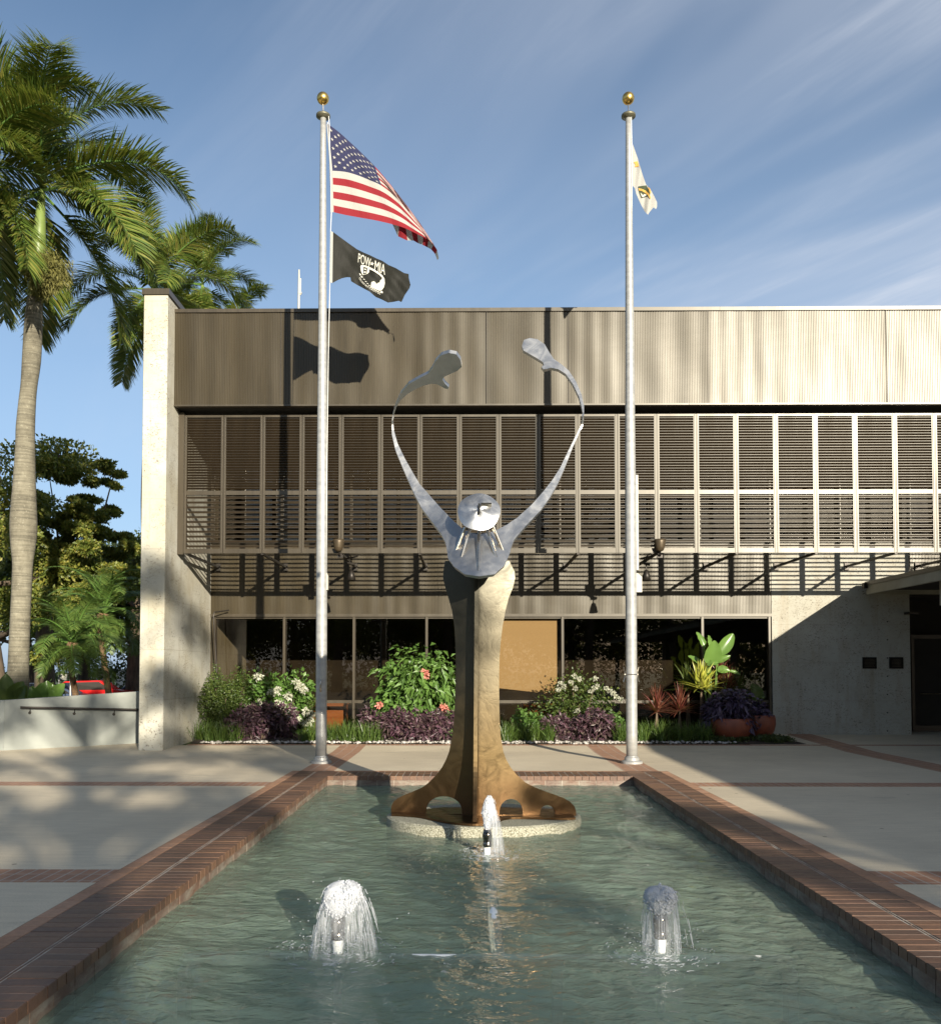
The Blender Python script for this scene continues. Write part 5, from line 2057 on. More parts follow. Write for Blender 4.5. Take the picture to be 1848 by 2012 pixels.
# ------------------------------------------------------------------ palms
def frond_mesh(name, L, a0, droop, npair, ll, lw, seed, mat=None, curl=0.0, ldroop=0.55, rows=2, twist=0.0):
    """one feather frond growing along +x from the origin"""
    r = np.random.default_rng(seed)
    K = 26
    pts, ang = [], a0
    x = z = 0.0
    yv = 0.0
    for k in range(K + 1):
        pts.append((x, yv, z))
        s = k / K
        ang = a0 - droop * s ** 1.35
        x += math.cos(ang) * L / K
        z += math.sin(ang) * L / K
        yv += curl * s * L / K
    pts = np.array(pts)
    mb = MB()
    mb.tube([tuple(p) for p in pts], [0.035 * (1 - 0.88 * i / K) for i in range(K + 1)], 6, 1, caps=False)
    P, D, N, LL, WW = [], [], [], [], []
    s0 = 0.16
    for i in range(npair):
        s = s0 + (1 - s0) * (i + 0.5) / npair
        f = s * K
        k = min(int(f), K - 1)
        p = pts[k] + (pts[k + 1] - pts[k]) * (f - k)
        tdir = pts[k + 1] - pts[k]
        tdir = tdir / np.linalg.norm(tdir)
        side0 = np.cross(tdir, [0, 0, 1.0])
        side0 /= np.linalg.norm(side0)
        up0 = np.cross(side0, tdir)
        env = (0.55 + 0.75 * s) if s < 0.45 else (0.89 - 0.5 * ((s - 0.45) / 0.55) ** 2)
        for sd in (-1, 1):
            for row in range(rows):
                el = (0.10 + 0.55 * row) * r.uniform(0.4, 1.3) - 0.1 + twist * sd
                fw = 0.55 + 0.45 * s + r.normal(0, 0.10)
                dv = side0 * sd * math.cos(el) + up0 * math.sin(el) + tdir * fw
                dv = dv / np.linalg.norm(dv)
                P.append(p + r.normal(0, 0.01, 3))
                D.append(dv)
                N.append(up0 * math.cos(el) - side0 * sd * math.sin(el))
                LL.append(ll * env * r.uniform(0.8, 1.12))
                WW.append(lw * r.uniform(0.8, 1.2))
    # three-segment strips that bend down towards the tip
    P, D, N, LL, WW = np.array(P), np.array(D), np.array(N), np.array(LL)[:, None], np.array(WW)[:, None]
    S = np.cross(D, N)
    S /= np.linalg.norm(S, axis=1, keepdims=True)
    rows_v = []
    cur, dirv = P.copy(), D.copy()
    nseg = 4
    for q in range(nseg + 1):
        wq = (0.45, 1.0, 0.95, 0.65, 0.05)[q]
        rows_v.append(cur - S * WW * wq / 2)
        rows_v.append(cur + S * WW * wq / 2)
        cur = cur + dirv * LL / nseg
        dirv = dirv + np.array([0, 0, -1.0]) * ldroop / nseg * (0.5 + q * 0.55)
        dirv = dirv / np.linalg.norm(dirv, axis=1, keepdims=True)
    V = np.stack(rows_v, 1).reshape(-1, 3)
    m_ = 2 * (nseg + 1)
    base = np.arange(len(P))[:, None] * m_
    F = np.concatenate([base + np.array([[2 * q, 2 * q + 1, 2 * q + 3, 2 * q + 2]]) for q in range(nseg)], 0)
    mb.arr(V, F, 0)
    return mb.mesh(name, [mat or MT['palm'], MT['bush']], (0, 0, 0), False)


def put_frond(me, parent, p, az, tilt=0.0, scale=1.0, roll=0.0, name='frond'):
    o = bpy.data.objects.new(name, me)
    COL.objects.link(o)
    o.parent = parent
    o.location = Vector(p) - wloc(parent)
    o.rotation_euler = Euler((roll, -tilt, az), 'XYZ')
    o.scale = (scale,) * 3
    return o


ROYAL = [frond_mesh('royal_frond', 3.9, R(78), R(92), 92, 1.05, 0.034, 1, curl=0.02),
         frond_mesh('royal_frond', 3.9, R(62), R(98), 92, 1.05, 0.034, 2, curl=-0.06),
         frond_mesh('royal_frond', 3.8, R(40), R(98), 92, 1.08, 0.034, 3, curl=0.08),
         frond_mesh('royal_frond', 3.7, R(15), R(90), 90, 1.08, 0.034, 4, curl=-0.05),
         frond_mesh('royal_frond', 3.6, R(-15), R(65), 110, 1.08, 0.034, 5, curl=0.04),
         frond_mesh('royal_frond', 3.4, R(-38), R(45), 100, 1.0, 0.034, 6, curl=-0.02)]


def royal_palm(label, trunk, crown, scale=1.0, seed=1, fruit=False, group='royal palms beside the building', nf=17, light=False):
    """trunk: list of (x, y, z, r); crown: where the fronds spring from"""
    x, y, z, _ = trunk[0]
    t = thing('royal_palm', label, 'palm tree', (x, y, z), group)
    mb = MB()
    tk = crspline(trunk, 5)
    mb.tube([q[:3] for q in tk], [q[3] for q in tk], 28, caps=True)
    mb.build('trunk', MT['trunk'], t, smooth=True)
    c = Vector(crown)
    a = Vector(trunk[-1][:3])
    mb = MB()
    r0 = trunk[-1][3]
    mb.tube([a, a + (c - a) * 0.25, a + (c - a) * 0.6, c + Vector((0, 0, 0.3))], [r0 * 1.02, r0 * 1.15, r0 * 0.85, r0 * 0.25], 20)
    mb.build('crownshaft', simple('palm_crownshaft', (0.16, 0.22, 0.06), (0.11, 0.15, 0.05), 5, 0.4, stretch=(1, 1, .3)), t, smooth=True)
    rr = random.Random(seed)
    for k in range(nf):
        s = k / (nf - 1)
        az = k * 2.399963 + seed
        i = min(5, int(s * 5.999))
        put_frond(ROYAL[i], t, c + Vector((0, 0, 0.25 - 0.35 * s)), az, rr.uniform(-0.12, 0.12), scale * rr.uniform(0.9, 1.08), rr.uniform(-0.35, 0.35))
    if fruit:
        for sgn, dx, dz in ((1, 0.30, -0.25), (1, 0.52, -0.10), (-1, 0.10, 0.05)):
            mb = MB()
            cc = a + Vector((dx, -0.15 * sgn - 0.1, 0)) + Vector((0, 0, dz + 0.62))
            clump_leaves(mb, tuple(cc), (0.36, 0.34, 0.44), 2600, 0.09, 0.022, 0, 0.35, 0.6, -0.5)
            mb.tube([a + Vector((0, 0, 0.05)), a + Vector((dx * .6, -0.1, 0.02)), cc], [0.05, 0.04, 0.03], 8)
            mb.build('flower_cluster', MT['fruit'], t)
    return t


def left_palms():
    Y = 20.6
    rows = [(1376, 13, 56), (1311, 17, 56), (1211, 22, 59), (1145, 25, 62), (1106, 26, 64), (1072, 23, 69), (1035, 21.5, 72), (1000, 23, 71), (939, 28, 69), (872, 32, 68), (839, 33, 68), (790, 38, 70), (756, 42, 73), (706, 45, 80), (639, 49, 83), (585, 55, 84)]
    tr = []
    first = True
    for py, xl, xr in rows:
        p = at((xl + xr) / 2, py, y=Y)
        if first:
            tr.append((p.x - .02, Y, -0.05, (xr - xl) / 2 / FPX * Y * 1.06))
            first = False
        tr.append((p.x, Y, p.z, (xr - xl) / 2 / FPX * Y))
    cr_ = at(84, 372, y=Y)
    royal_palm('tall royal palm with pale ringed bulging trunk at the left edge', tr, tuple(cr_), 1.05, 2, True, nf=16)
    for (px, py, Yp, sc, sd, lb) in ((303, 570, 23.5, 0.72, 5, 'royal palm standing right behind the stone fin wall, its drooping fronds showing beside it'),
                                     (398, 560, 44.0, 1.0, 9, 'smaller looking royal palm rising behind the roof corner of the building'),
                                     (-62, 330, 19.5, 1.0, 4, 'royal palm cut off by the left edge of the picture, only fronds showing')):
        c = at(px, py, y=Yp)
        h = c.z - 1.6
        tr = [(c.x + 0.2, Yp, -0.4, 0.30), (c.x + .2, Yp, 0.5, 0.24), (c.x + .1, Yp, h * .35, 0.25), (c.x, Yp, h * .6, 0.27), (c.x, Yp, h * .85, 0.19), (c.x, Yp, h, 0.16)]
        royal_palm(lb, tr, tuple(c), sc, sd, False, nf=15)
    # the fan of light fronds over the roof edge
    c = at(450, 655, y=40)
    royal_palm('royal palm farthest right behind the parapet, only pale frond tips showing', [(c.x, 40, -0.4, .25), (c.x, 40, c.z * .5, .25), (c.x, 40, c.z - 1.5, .17)], (c.x, 40, c.z - 1.0), 0.95, 12, False, nf=11)


left_palms()

DATE = [frond_mesh('date_frond', 1.75, R(80), R(95), 58, 0.42, 0.018, 21, MT['datepalm'], 0.03, 0.35, 1),
        frond_mesh('date_frond', 1.75, R(52), R(105), 58, 0.42, 0.018, 22, MT['datepalm'], -0.05, 0.35, 1),
        frond_mesh('date_frond', 1.7, R(20), R(95), 58, 0.44, 0.018, 23, MT['datepalm'], 0.04, 0.35, 1),
        frond_mesh('date_frond', 1.5, R(-15), R(70), 55, 0.42, 0.018, 24, MT['datepalm'], 0.0, 0.35, 2)]


def date_palm(label, px, pyb, pyt, Y, seed, sc, lean):
    b, c = at(px + lean, pyb, y=Y), at(px, pyt, y=Y)
    t = thing('date_palm', label, 'palm tree', (b.x, Y, 0), 'pygmy date palms behind the ramp wall')
    mb = MB()
    pts = crspline([(b.x + .12, Y, -0.1, .09), (b.x, Y, b.z, 0.085), ((b.x * .5 + c.x * .5) - 0.08, Y, (b.z + c.z) / 2, .08), (c.x - 0.04, Y, c.z - 0.35, .12), (c.x, Y, c.z, .15)], 5)
    mb.tube([q[:3] for q in pts], [q[3] * sc for q in pts], 14)
    mb.build('trunk', MT['fibre'], t, smooth=True)
    rr = random.Random(seed)
    for k in range(34):
        s = k / 33
        put_frond(DATE[min(3, int(s * 3.999))], t, c + Vector((0, 0, 0.1 - 0.2 * s)), k * 2.399963 + seed, rr.uniform(-.15, .15), sc * rr.uniform(.85, 1.1), rr.uniform(-.3, .3))


date_palm('feathery pygmy date palm leaning over the ramp wall, nearer one', 143, 1368, 1262, 23.0, 3, 0.95, 6)
date_palm('taller pygmy date palm just behind the nearer one', 203, 1372, 1205, 26.5, 8, 1.15, 12)


# ------------------------------------------------------------------ broadleaf trees
def branching(mb, base, top, r0, n, spread, seed, z0=0.35):
    rr = random.Random(seed)
    b, tp = Vector(base), Vector(top)
    tips = []
    mid = b + (tp - b) * 0.5 + Vector((rr.uniform(-.3, .3), rr.uniform(-.3, .3), 0))
    mb.tube([b, b + (tp - b) * .2, mid, tp], [r0 * 1.2, r0, r0 * .8, r0 * .35], 12)
    for k in range(n):
        s = z0 + (1 - z0) * k / n
        o = b + (tp - b) * s
        a = k * 2.4 + seed
        L = spread * (1.1 - 0.5 * s) * rr.uniform(.7, 1.1)
        e = o + Vector((math.cos(a) * L, math.sin(a) * L, L * rr.uniform(.15, .6)))
        m = o + (e - o) * .5 + Vector((0, 0, -0.08 * L))
        mb.tube([o, m, e], [r0 * .45 * (1.2 - s), r0 * .3 * (1.2 - s), r0 * .08], 7)
        tips.append(e)
        for q in range(2):
            a2 = a + rr.uniform(-.9, .9)
            e2 = m + Vector((math.cos(a2) * L * .5, math.sin(a2) * L * .5, L * rr.uniform(.1, .4)))
            mb.tube([m, (m + e2) * .5, e2], [r0 * .2, r0 * .12, r0 * .04], 5)
            tips.append(e2)
    return tips


def broad_tree(name, label, base, height, rad, clumps, leaf, mat, seed, group, zc=0.62, nl=900, flat=0.35, crown_only=None):
    t = thing(name, label, 'tree', base, group)
    mb = MB()
    b = Vector(base)
    tips = branching(mb, b, b + Vector((0, 0, height * .9)), 0.06 * height ** .8, 9, rad, seed)
    mb.build('trunk', MT['bark'], t, smooth=True)
    rr = random.Random(seed + 1)
    mb = MB()
    cs = []
    for k in range(clumps):
        if k < len(tips) and crown_only is None:
            c = tips[k]
        else:
            a = rr.uniform(0, 6.28)
            rho = rad * math.sqrt(rr.uniform(0.02, 1))
            zf = rr.uniform(-1, 1) * math.sqrt(max(0, 1 - (rho / rad) ** 2))
            c = b + Vector((math.cos(a) * rho, math.sin(a) * rho, height * zc + height * (1 - zc) * zf))
        s = rad * rr.uniform(.2, .38)
        clump_leaves(mb, tuple(c), (s, s, s * (flat + rr.uniform(0, .2))), nl, leaf, leaf * .55, 0, 0.35, 0.1, 0.2)
    mb.build('crown', mat, t)
    return t


def layered_tree():
    """the olive green tree with flat sprays, read branch by branch"""
    Y = 36.0
    t = thing('olive_tree', 'spreading olive green tree with flat layered branches behind the palm trunk', 'tree', (at(95, 1360, y=Y).x, Y, -0.3))
    mb = MB()
    tr0 = at(92, 1380, y=Y)
    hub = at(88, 1180, y=Y)
    mb.tube([(tr0.x, Y, -0.5), (tr0.x - .1, Y, 1.5), tuple(hub)], [.45, .38, .28], 12)
    sprays = [((125, 1010), 30, 7), ((160, 925), 26, 5), ((192, 915), 32, 6), ((222, 930), 24, 5), ((180, 950), 26, 6), ((140, 942), 26, 5), ((215, 950), 18, 5), ((120, 940), 18, 5),
              ((95, 925), 20, 12), ((175, 985), 30, 8), ((220, 1005), 26, 7), ((150, 1000), 28, 9), ((190, 1020), 34, 12), ((120, 1030), 36, 14), ((155, 1045), 44, 16), ((205, 1045), 36, 12),
              ((240, 1055), 30, 9), ((125, 1075), 40, 18), ((175, 1080), 46, 18), ((230, 1085), 36, 16), ((260, 1080), 24, 12), ((110, 1110), 40, 20), ((160, 1115), 44, 20), ((210, 1125), 44, 20),
              ((255, 1125), 30, 18), ((130, 1150), 44, 20), ((185, 1160), 46, 22), ((240, 1165), 36, 20), ((95, 1160), 34, 24), ((80, 1060), 26, 22), ((75, 985), 20, 22)]
    rr = random.Random(5)
    lf = MB()
    for (p, w_, h) in sprays:
        for q in range(3):
            yy = Y + rr.uniform(-2.6, 2.6)
            c = at(p[0] + rr.uniform(-8, 8), p[1] + rr.uniform(-5, 5), y=yy)
            k = Y / FPX
            for sub in range(3):
                cc = c + Vector((rr.uniform(-1, 1) * w_ * k * .55, rr.uniform(-1, 1) * w_ * k * .5, rr.uniform(-1, 1) * h * k * .6))
                clump_leaves(lf, tuple(cc), (w_ * k * rr.uniform(.25, .5), w_ * k * .5, h * k * rr.uniform(.2, .5)), int(90 + w_ * h * .55), 0.15, 0.085, 0, 0.1, 0.1, 0.3)
            if q == 0 and p in ((125, 1010), (222, 930), (190, 1020), (95, 925), (150, 1000)):
                m = hub + (c - hub) * .45 + Vector((0.5, 0, -.5))
                mb.tube(crspline([tuple(hub), tuple(m), tuple(c)], 4), [.10 - .085 * i_ / 8 for i_ in range(9)], 6)
    mb.build('trunk', MT['bark'], t, smooth=True)
    lf.build('crown', MT['tree'], t)


layered_tree()


def background():
    k = 0
    spec = [('dense olive green tree with dark inner boughs at the left picture edge', -12, 1365, 34, 10.6, 3.6, 34, .17, 'tree', .60),
            ('dark tree behind the left edge tree, low between trunk and palm', 60, 1365, 47, 8.8, 4.5, 30, .2, 'darktree', .55),
            ('dark bushy tree just left of the stone fin wall', 262, 1365, 44, 9.2, 4.4, 34, .2, 'darktree', .55),
            ('rounded dark tree behind the date palms', 165, 1365, 50, 8.6, 5.4, 34, .2, 'darktree', .50),
            ('dark tree hidden low behind the fin wall corner', 330, 1365, 52, 10.5, 5.0, 20, .22, 'darktree', .55)]
    for lb, px, py, Y, h, rad, cl, lf, mt, zc in spec:
        p = at(px, py, y=Y)
        broad_tree('shade_tree', lb, (p.x, Y, -0.5), h, rad, cl, lf, MT[mt], 31 + k, 'trees behind the ramp wall', zc=zc, nl=950, flat=.45)
        k += 1
    # hedge and understory
    for (px0, px1, Y, z1, lb) in ((-60, 350, 66, 2.0, 'long clipped dark hedge beyond the parked cars'), (-80, 120, 31, 1.0, 'low leafy hedge behind the ramp wall')):
        a, b = at(px0, 1350, y=Y), at(px1, 1350, y=Y)
        mb = MB()
        n = int((b.x - a.x) / .8)
        for q in range(n):
            x = a.x + (b.x - a.x) * (q + .5) / n
            clump_leaves(mb, (x, Y + random.uniform(-.3, .3), z1 * .35), (.7, .7, z1 * random.uniform(.55, .75)), 420, .2, .12, 0, .6, .1, .2)
        mb.build('hedge', MT['hedge'], None, lb, cat='hedge')


background()


def car(px, py, Y, c, label, yaw, zg=-0.38):
    p = at(px, py, y=Y)
    t = thing('parked_car', label, 'car', (p.x, Y, zg), 'cars parked behind the trees')
    M = Matrix.Rotation(yaw, 3, 'Z')
    prof = [(-2.2, .35), (-2.25, .7), (-2.1, .88), (-1.5, .95), (-1.0, 1.38), (.55, 1.42), (1.15, 1.0), (1.95, .88), (2.2, .7), (2.22, .35)]
    base = Vector((p.x, Y, zg))

    def prism(mb, pr, hw, hw2, mi=0):
        n = len(pr)
        vs = []
        for s in (-1, 1):
            for x, z in pr:
                w_ = hw if z < 1.0 else hw2
                vs.append(base + M @ Vector((x, s * w_, z)))
        mb.add(vs, [tuple(range(n))[::-1], tuple(range(n, 2 * n))] + [(i, (i + 1) % n, n + (i + 1) % n, n + i) for i in range(n)], mi)
    mb = MB()
    prism(mb, prof, .87, .66)
    b = mb.build('body', simple('car_paint', c, c, 3, .25), t)
    mb = MB()
    prism(mb, [(-1.38, .98), (-.98, 1.33), (.5, 1.36), (1.0, 1.0)], .885, .70)
    mb.build('window', MT['darkmetal'], t)
    for x in (-1.35, 1.38):
        for s in (-1, 1):
            mb = MB()
            q = base + M @ Vector((x, s * .80, .33))
            q2 = base + M @ Vector((x, s * .90, .33))
            mb.tube([tuple(q), tuple(q2)], .33, 18)
            wl = mb.build('wheel', MT['darkmetal'], t)
            mb = MB()
            q3 = base + M @ Vector((x, s * .905, .33))
            mb.tube([tuple(q2), tuple(q3)], .19, 12)
            mb.build('rim', MT['pole'], wl)
    for s in (-1, 1):
        mb = MB()
        q = base + M @ Vector((2.19, s * .6, .72))
        mb.box(q.x - .06, q.x + .06, q.y - .14, q.y + .14, q.z - .07, q.z + .07)
        mb.build('headlight', MT['whitepaint'], t)


car(180, 1347, 42, (0.55, 0.012, 0.012), 'bright red car seen through the date palms', 0.15, -0.25)
car(102, 1352, 40, (0.05, 0.07, 0.12), 'dark blue car left of the date palm trunk', 0.1, -0.38)
car(300, 1352, 46, (0.04, 0.08, 0.22), 'blue car just left of the fin wall', 0.1, -0.38)
car(58, 1355, 44, (0.55, 0.56, 0.58), 'white car behind the big palm trunk', 0.1, -0.38)


def far_bits():
    for (px, top, Y, lb) in ((117, 1290, 38, 'thin pale signpost with a small white box in front of the hedge'), (140, 1270, 39, 'thin grey post beside the date palm'), (322 - 75, 1310, 48, 'thin grey post close to the fin wall')):
        p = at(px, top, y=Y)
        t = thing('post', lb, 'post', (p.x, Y, -0.38))
        mb = MB()
        mb.tube([(p.x, Y, -.38), (p.x, Y, p.z)], .035, 8)
        mb.build('shaft', MT['pole'], t)
        if px == 117:
            mb = MB()
            q = at(125, 1330, y=Y)
            mb.box(q.x - .13, q.x + .13, Y - .06, Y + .06, q.z - .12, q.z + .12)
            mb.box(p.x, q.x, Y - .02, Y + .02, q.z - .02, q.z + .02)
            mb.build('box', MT['whitepaint'], t)
    p = at(222, 1320, y=58)
    t = thing('white_shed', 'small white building glimpsed between tree trunks', 'building', (p.x, 58, -.4))
    mb = MB()
    mb.box(p.x - .45, p.x + .45, 56.5, 59, -.4, 1.62)
    mb.build('wall', MT['whitepaint'], t)
    mb = MB()
    mb.box(p.x - .55, p.x + .55, 56.4, 59.1, 1.62, 1.72)
    mb.build('roof', MT['bronze_trim'], t)


far_bits()


# ------------------------------------------------------------------ the planting bed
def bed():
    # soil with a ragged right end
    ring = [(-5.95, 19.30), (7.0, 19.30), (7.25, 19.42), (6.9, 19.9), (6.4, 20.6), (6.0, 21.43), (-5.95, 21.43)]
    mb = MB()
    nx, ny = 90, 14
    V, F = [], []
    idx = {}
    for j in range(ny + 1):
        for i in range(nx + 1):
            s, q = i / nx, j / ny
            x1 = lerp_tab([(19.3, 7.2), (20.0, 6.8), (21.43, 6.0)], 19.3 + 2.13 * q)
            x = -5.95 + (x1 + 5.95) * s
            y = 19.3 + 2.13 * q
            z = gz(y) + 0.05 * math.sin(math.pi * min(1, q * 1.2 + .02)) + 0.015 * math.sin(x * 7 + y * 5) * min(1, q * 8) + 0.008
            V.append((x, y, z))
    for j in range(ny):
        for i in range(nx):
            a = j * (nx + 1) + i
            F.append((a, a + 1, a + nx + 2, a + nx + 1))
    mb.arr(V, F)
    mb.build('planting_bed', MT['soil'], kind='structure', smooth=True)
    # pebbles: one strip nobody would count
    rr = random.Random(9)
    mb = MB()
    for k in range(900):
        x = rr.uniform(-5.7, 5.75)
        y = 19.30 + abs(rr.gauss(0, 0.13)) + 0.02 + 0.03 * math.sin(x * 5)
        r = rr.uniform(0.014, 0.045)
        z = gz(y) + rr.uniform(0.01, 0.04)
        prof = [(0.0001, -.6), (.8, -.35), (1, 0), (.75, .4), (0.0001, .62)]
        a0 = rr.uniform(0, 6.28)
        ex = rr.uniform(.7, 1.3)
        vs, fs = [], []
        n = 7
        for (q, h) in prof:
            for i in range(n):
                t = 6.283 * i / n + a0
                vs.append((x + r * q * ex * math.cos(t), y + r * q * math.sin(t), z + r * h))
        for i in range(4):
            for c in range(n):
                c2 = (c + 1) % n
                fs.append((i * n + c, i * n + c2, (i + 1) * n + c2, (i + 1) * n + c))
        mb.add(vs, fs)
    o = mb.build('pebbles', MT['pebble'], None, 'strip of white pebbles along the front of the planting bed', cat='pebbles', kind='stuff', smooth=True)


bed()


def bush(name, label, px0, px1, pyt, Y, mat, leaf, lw, n, group=None, pyb=None, dep=0.5, droop=.25, stems=True, lumps=9, seed=1, shell=.5, flowers=None, cat='shrub', up=.2):
    """shrub that fills the picture span px0..px1 up to pyt, at depth Y"""
    a, b = at(px0, 1400, y=Y), at(px1, 1400, y=Y)
    zt = at((px0 + px1) / 2, pyt, y=Y).z
    zb = gz(Y) + 0.03 if pyb is None else at(0, pyb, y=Y).z
    cx, w_ = (a.x + b.x) / 2, (b.x - a.x) / 2
    t = thing(name, label, cat, (cx, Y, gz(Y)), group)
    rr = random.Random(seed)
    mb = MB()
    H = zt - zb
    cs = []
    for k in range(lumps):
        s = (k + .5) / lumps
        x = cx + w_ * 0.72 * math.cos(k * 2.4 + seed) * math.sqrt(s)
        y = Y + dep * 0.7 * math.sin(k * 2.4 + seed) * math.sqrt(s)
        z = zb + H * (0.52 + 0.22 * math.cos(k * 1.7 + seed))
        r = min(w_ * 0.45, H * 0.42)
        cs.append((x, y, z))
        clump_leaves(mb, (x, y, z), (max(r, w_ * .36), dep * .55, H * .34), n // lumps, leaf, lw, 0, shell, droop, up)
    mb.build('foliage', mat, t)
    if stems:
        mb = MB()
        for (x, y, z) in cs:
            mb.tube([(cx + (x - cx) * .15, Y + (y - Y) * .15, gz(Y)), (cx + (x - cx) * .6, Y + (y - Y) * .6, gz(Y) + (z - gz(Y)) * .55), (x, y, z + H * .1)], [.02, .014, .006], 6)
        mb.build('stem', MT['bark'], t)
    if flowers:
        fm, pts, size = flowers
        for (fx, fy) in pts:
            p = at(fx, fy, y=Y - dep * .9 + rr.uniform(-.05, .05))
            mb = MB()
            clump_leaves(mb, tuple(p), (size, size * .7, size * .8), 60, size * .85, size * .5, 0, .3, .2, .1)
            mb.build('flower_head', fm, t)
    return t


def grass_tuft(label, px, Y, h, n, mat, seed, spread=.28, bw=.013, group='grass tufts along the pebble edge', name='grass_tuft', cat='grass tuft', base=None, stiff=False, r0=.06):
    p = at(px, 1450, y=Y)
    zb = gz(Y) + 0.02
    if base is not None:
        zb = base
    r = np.random.default_rng(seed)
    az = r.uniform(0, 2 * np.pi, n)
    el = np.abs(r.normal(0, 1, n)) * spread + .08 if not stiff else np.abs(r.uniform(-.2, 1.75, n))
    P = np.stack([p.x + r.normal(0, r0, n), Y + r.normal(0, r0, n), np.full(n, zb)], 1)
    D = np.stack([np.cos(az) * np.sin(el), np.sin(az) * np.sin(el), np.cos(el)], 1)
    L = (h * r.uniform(.6, 1.15, n))[:, None]
    S = np.cross(D, np.array([0, 0, 1.0]) + r.normal(0, .2, (n, 3)))
    S /= np.linalg.norm(S, axis=1, keepdims=True)
    rows = []
    cur, dv = P.copy(), D.copy()
    for q in range(5):
        wq = (0.6, 1.0, .85, .5, .05)[q] * bw
        rows += [cur - S * wq / 2, cur + S * wq / 2]
        cur = cur + dv * L / 4
        dv = dv + np.array([0, 0, -1.0]) * (.28 if not stiff else .10) * (q + .3) * .6 + D * [1, 1, 0] * .15
        dv /= np.linalg.norm(dv, axis=1, keepdims=True)
    V = np.stack(rows, 1).reshape(-1, 3)
    b = np.arange(n)[:, None] * 10
    F = np.concatenate([b + np.array([[2 * q, 2 * q + 1, 2 * q + 3, 2 * q + 2]]) for q in range(4)], 0)
    mb = MB().arr(V, F)
    return mb.build(name, mat, None, label, cat=cat, group=group, origin=(p.x, Y, zb))


def big_leaf(mb, base, tip, width, nrm, sag=.1, mi=0, n=9):
    base, tip = Vector(base), Vector(tip)
    d = tip - base
    L = d.length
    d.normalize()
    nrm = Vector(nrm)
    s = d.cross(nrm).normalized()
    u = s.cross(d)
    vs, fs = [], []
    for k in range(n + 1):
        t = k / n
        w_ = width * (math.sin(math.pi * min(1, t * .93 + .06)) ** .55) * (1 - .25 * t)
        c = base + d * L * t + u * (-sag * L * (t * t)) + u * sag * .3 * math.sin(math.pi * t)
        e = .012 * math.sin(k * 2.1)
        vs += [c - s * w_ / 2 + u * (w_ * .22 + e), c - s * w_ * .25 + u * w_ * .06, c, c + s * w_ * .25 + u * w_ * .06, c + s * w_ / 2 + u * (w_ * .22 - e)]
    for k in range(n):
        for q in range(4):
            a = k * 5 + q
            fs.append((a, a + 1, a + 6, a + 5))
    mb.add(vs, fs, mi)


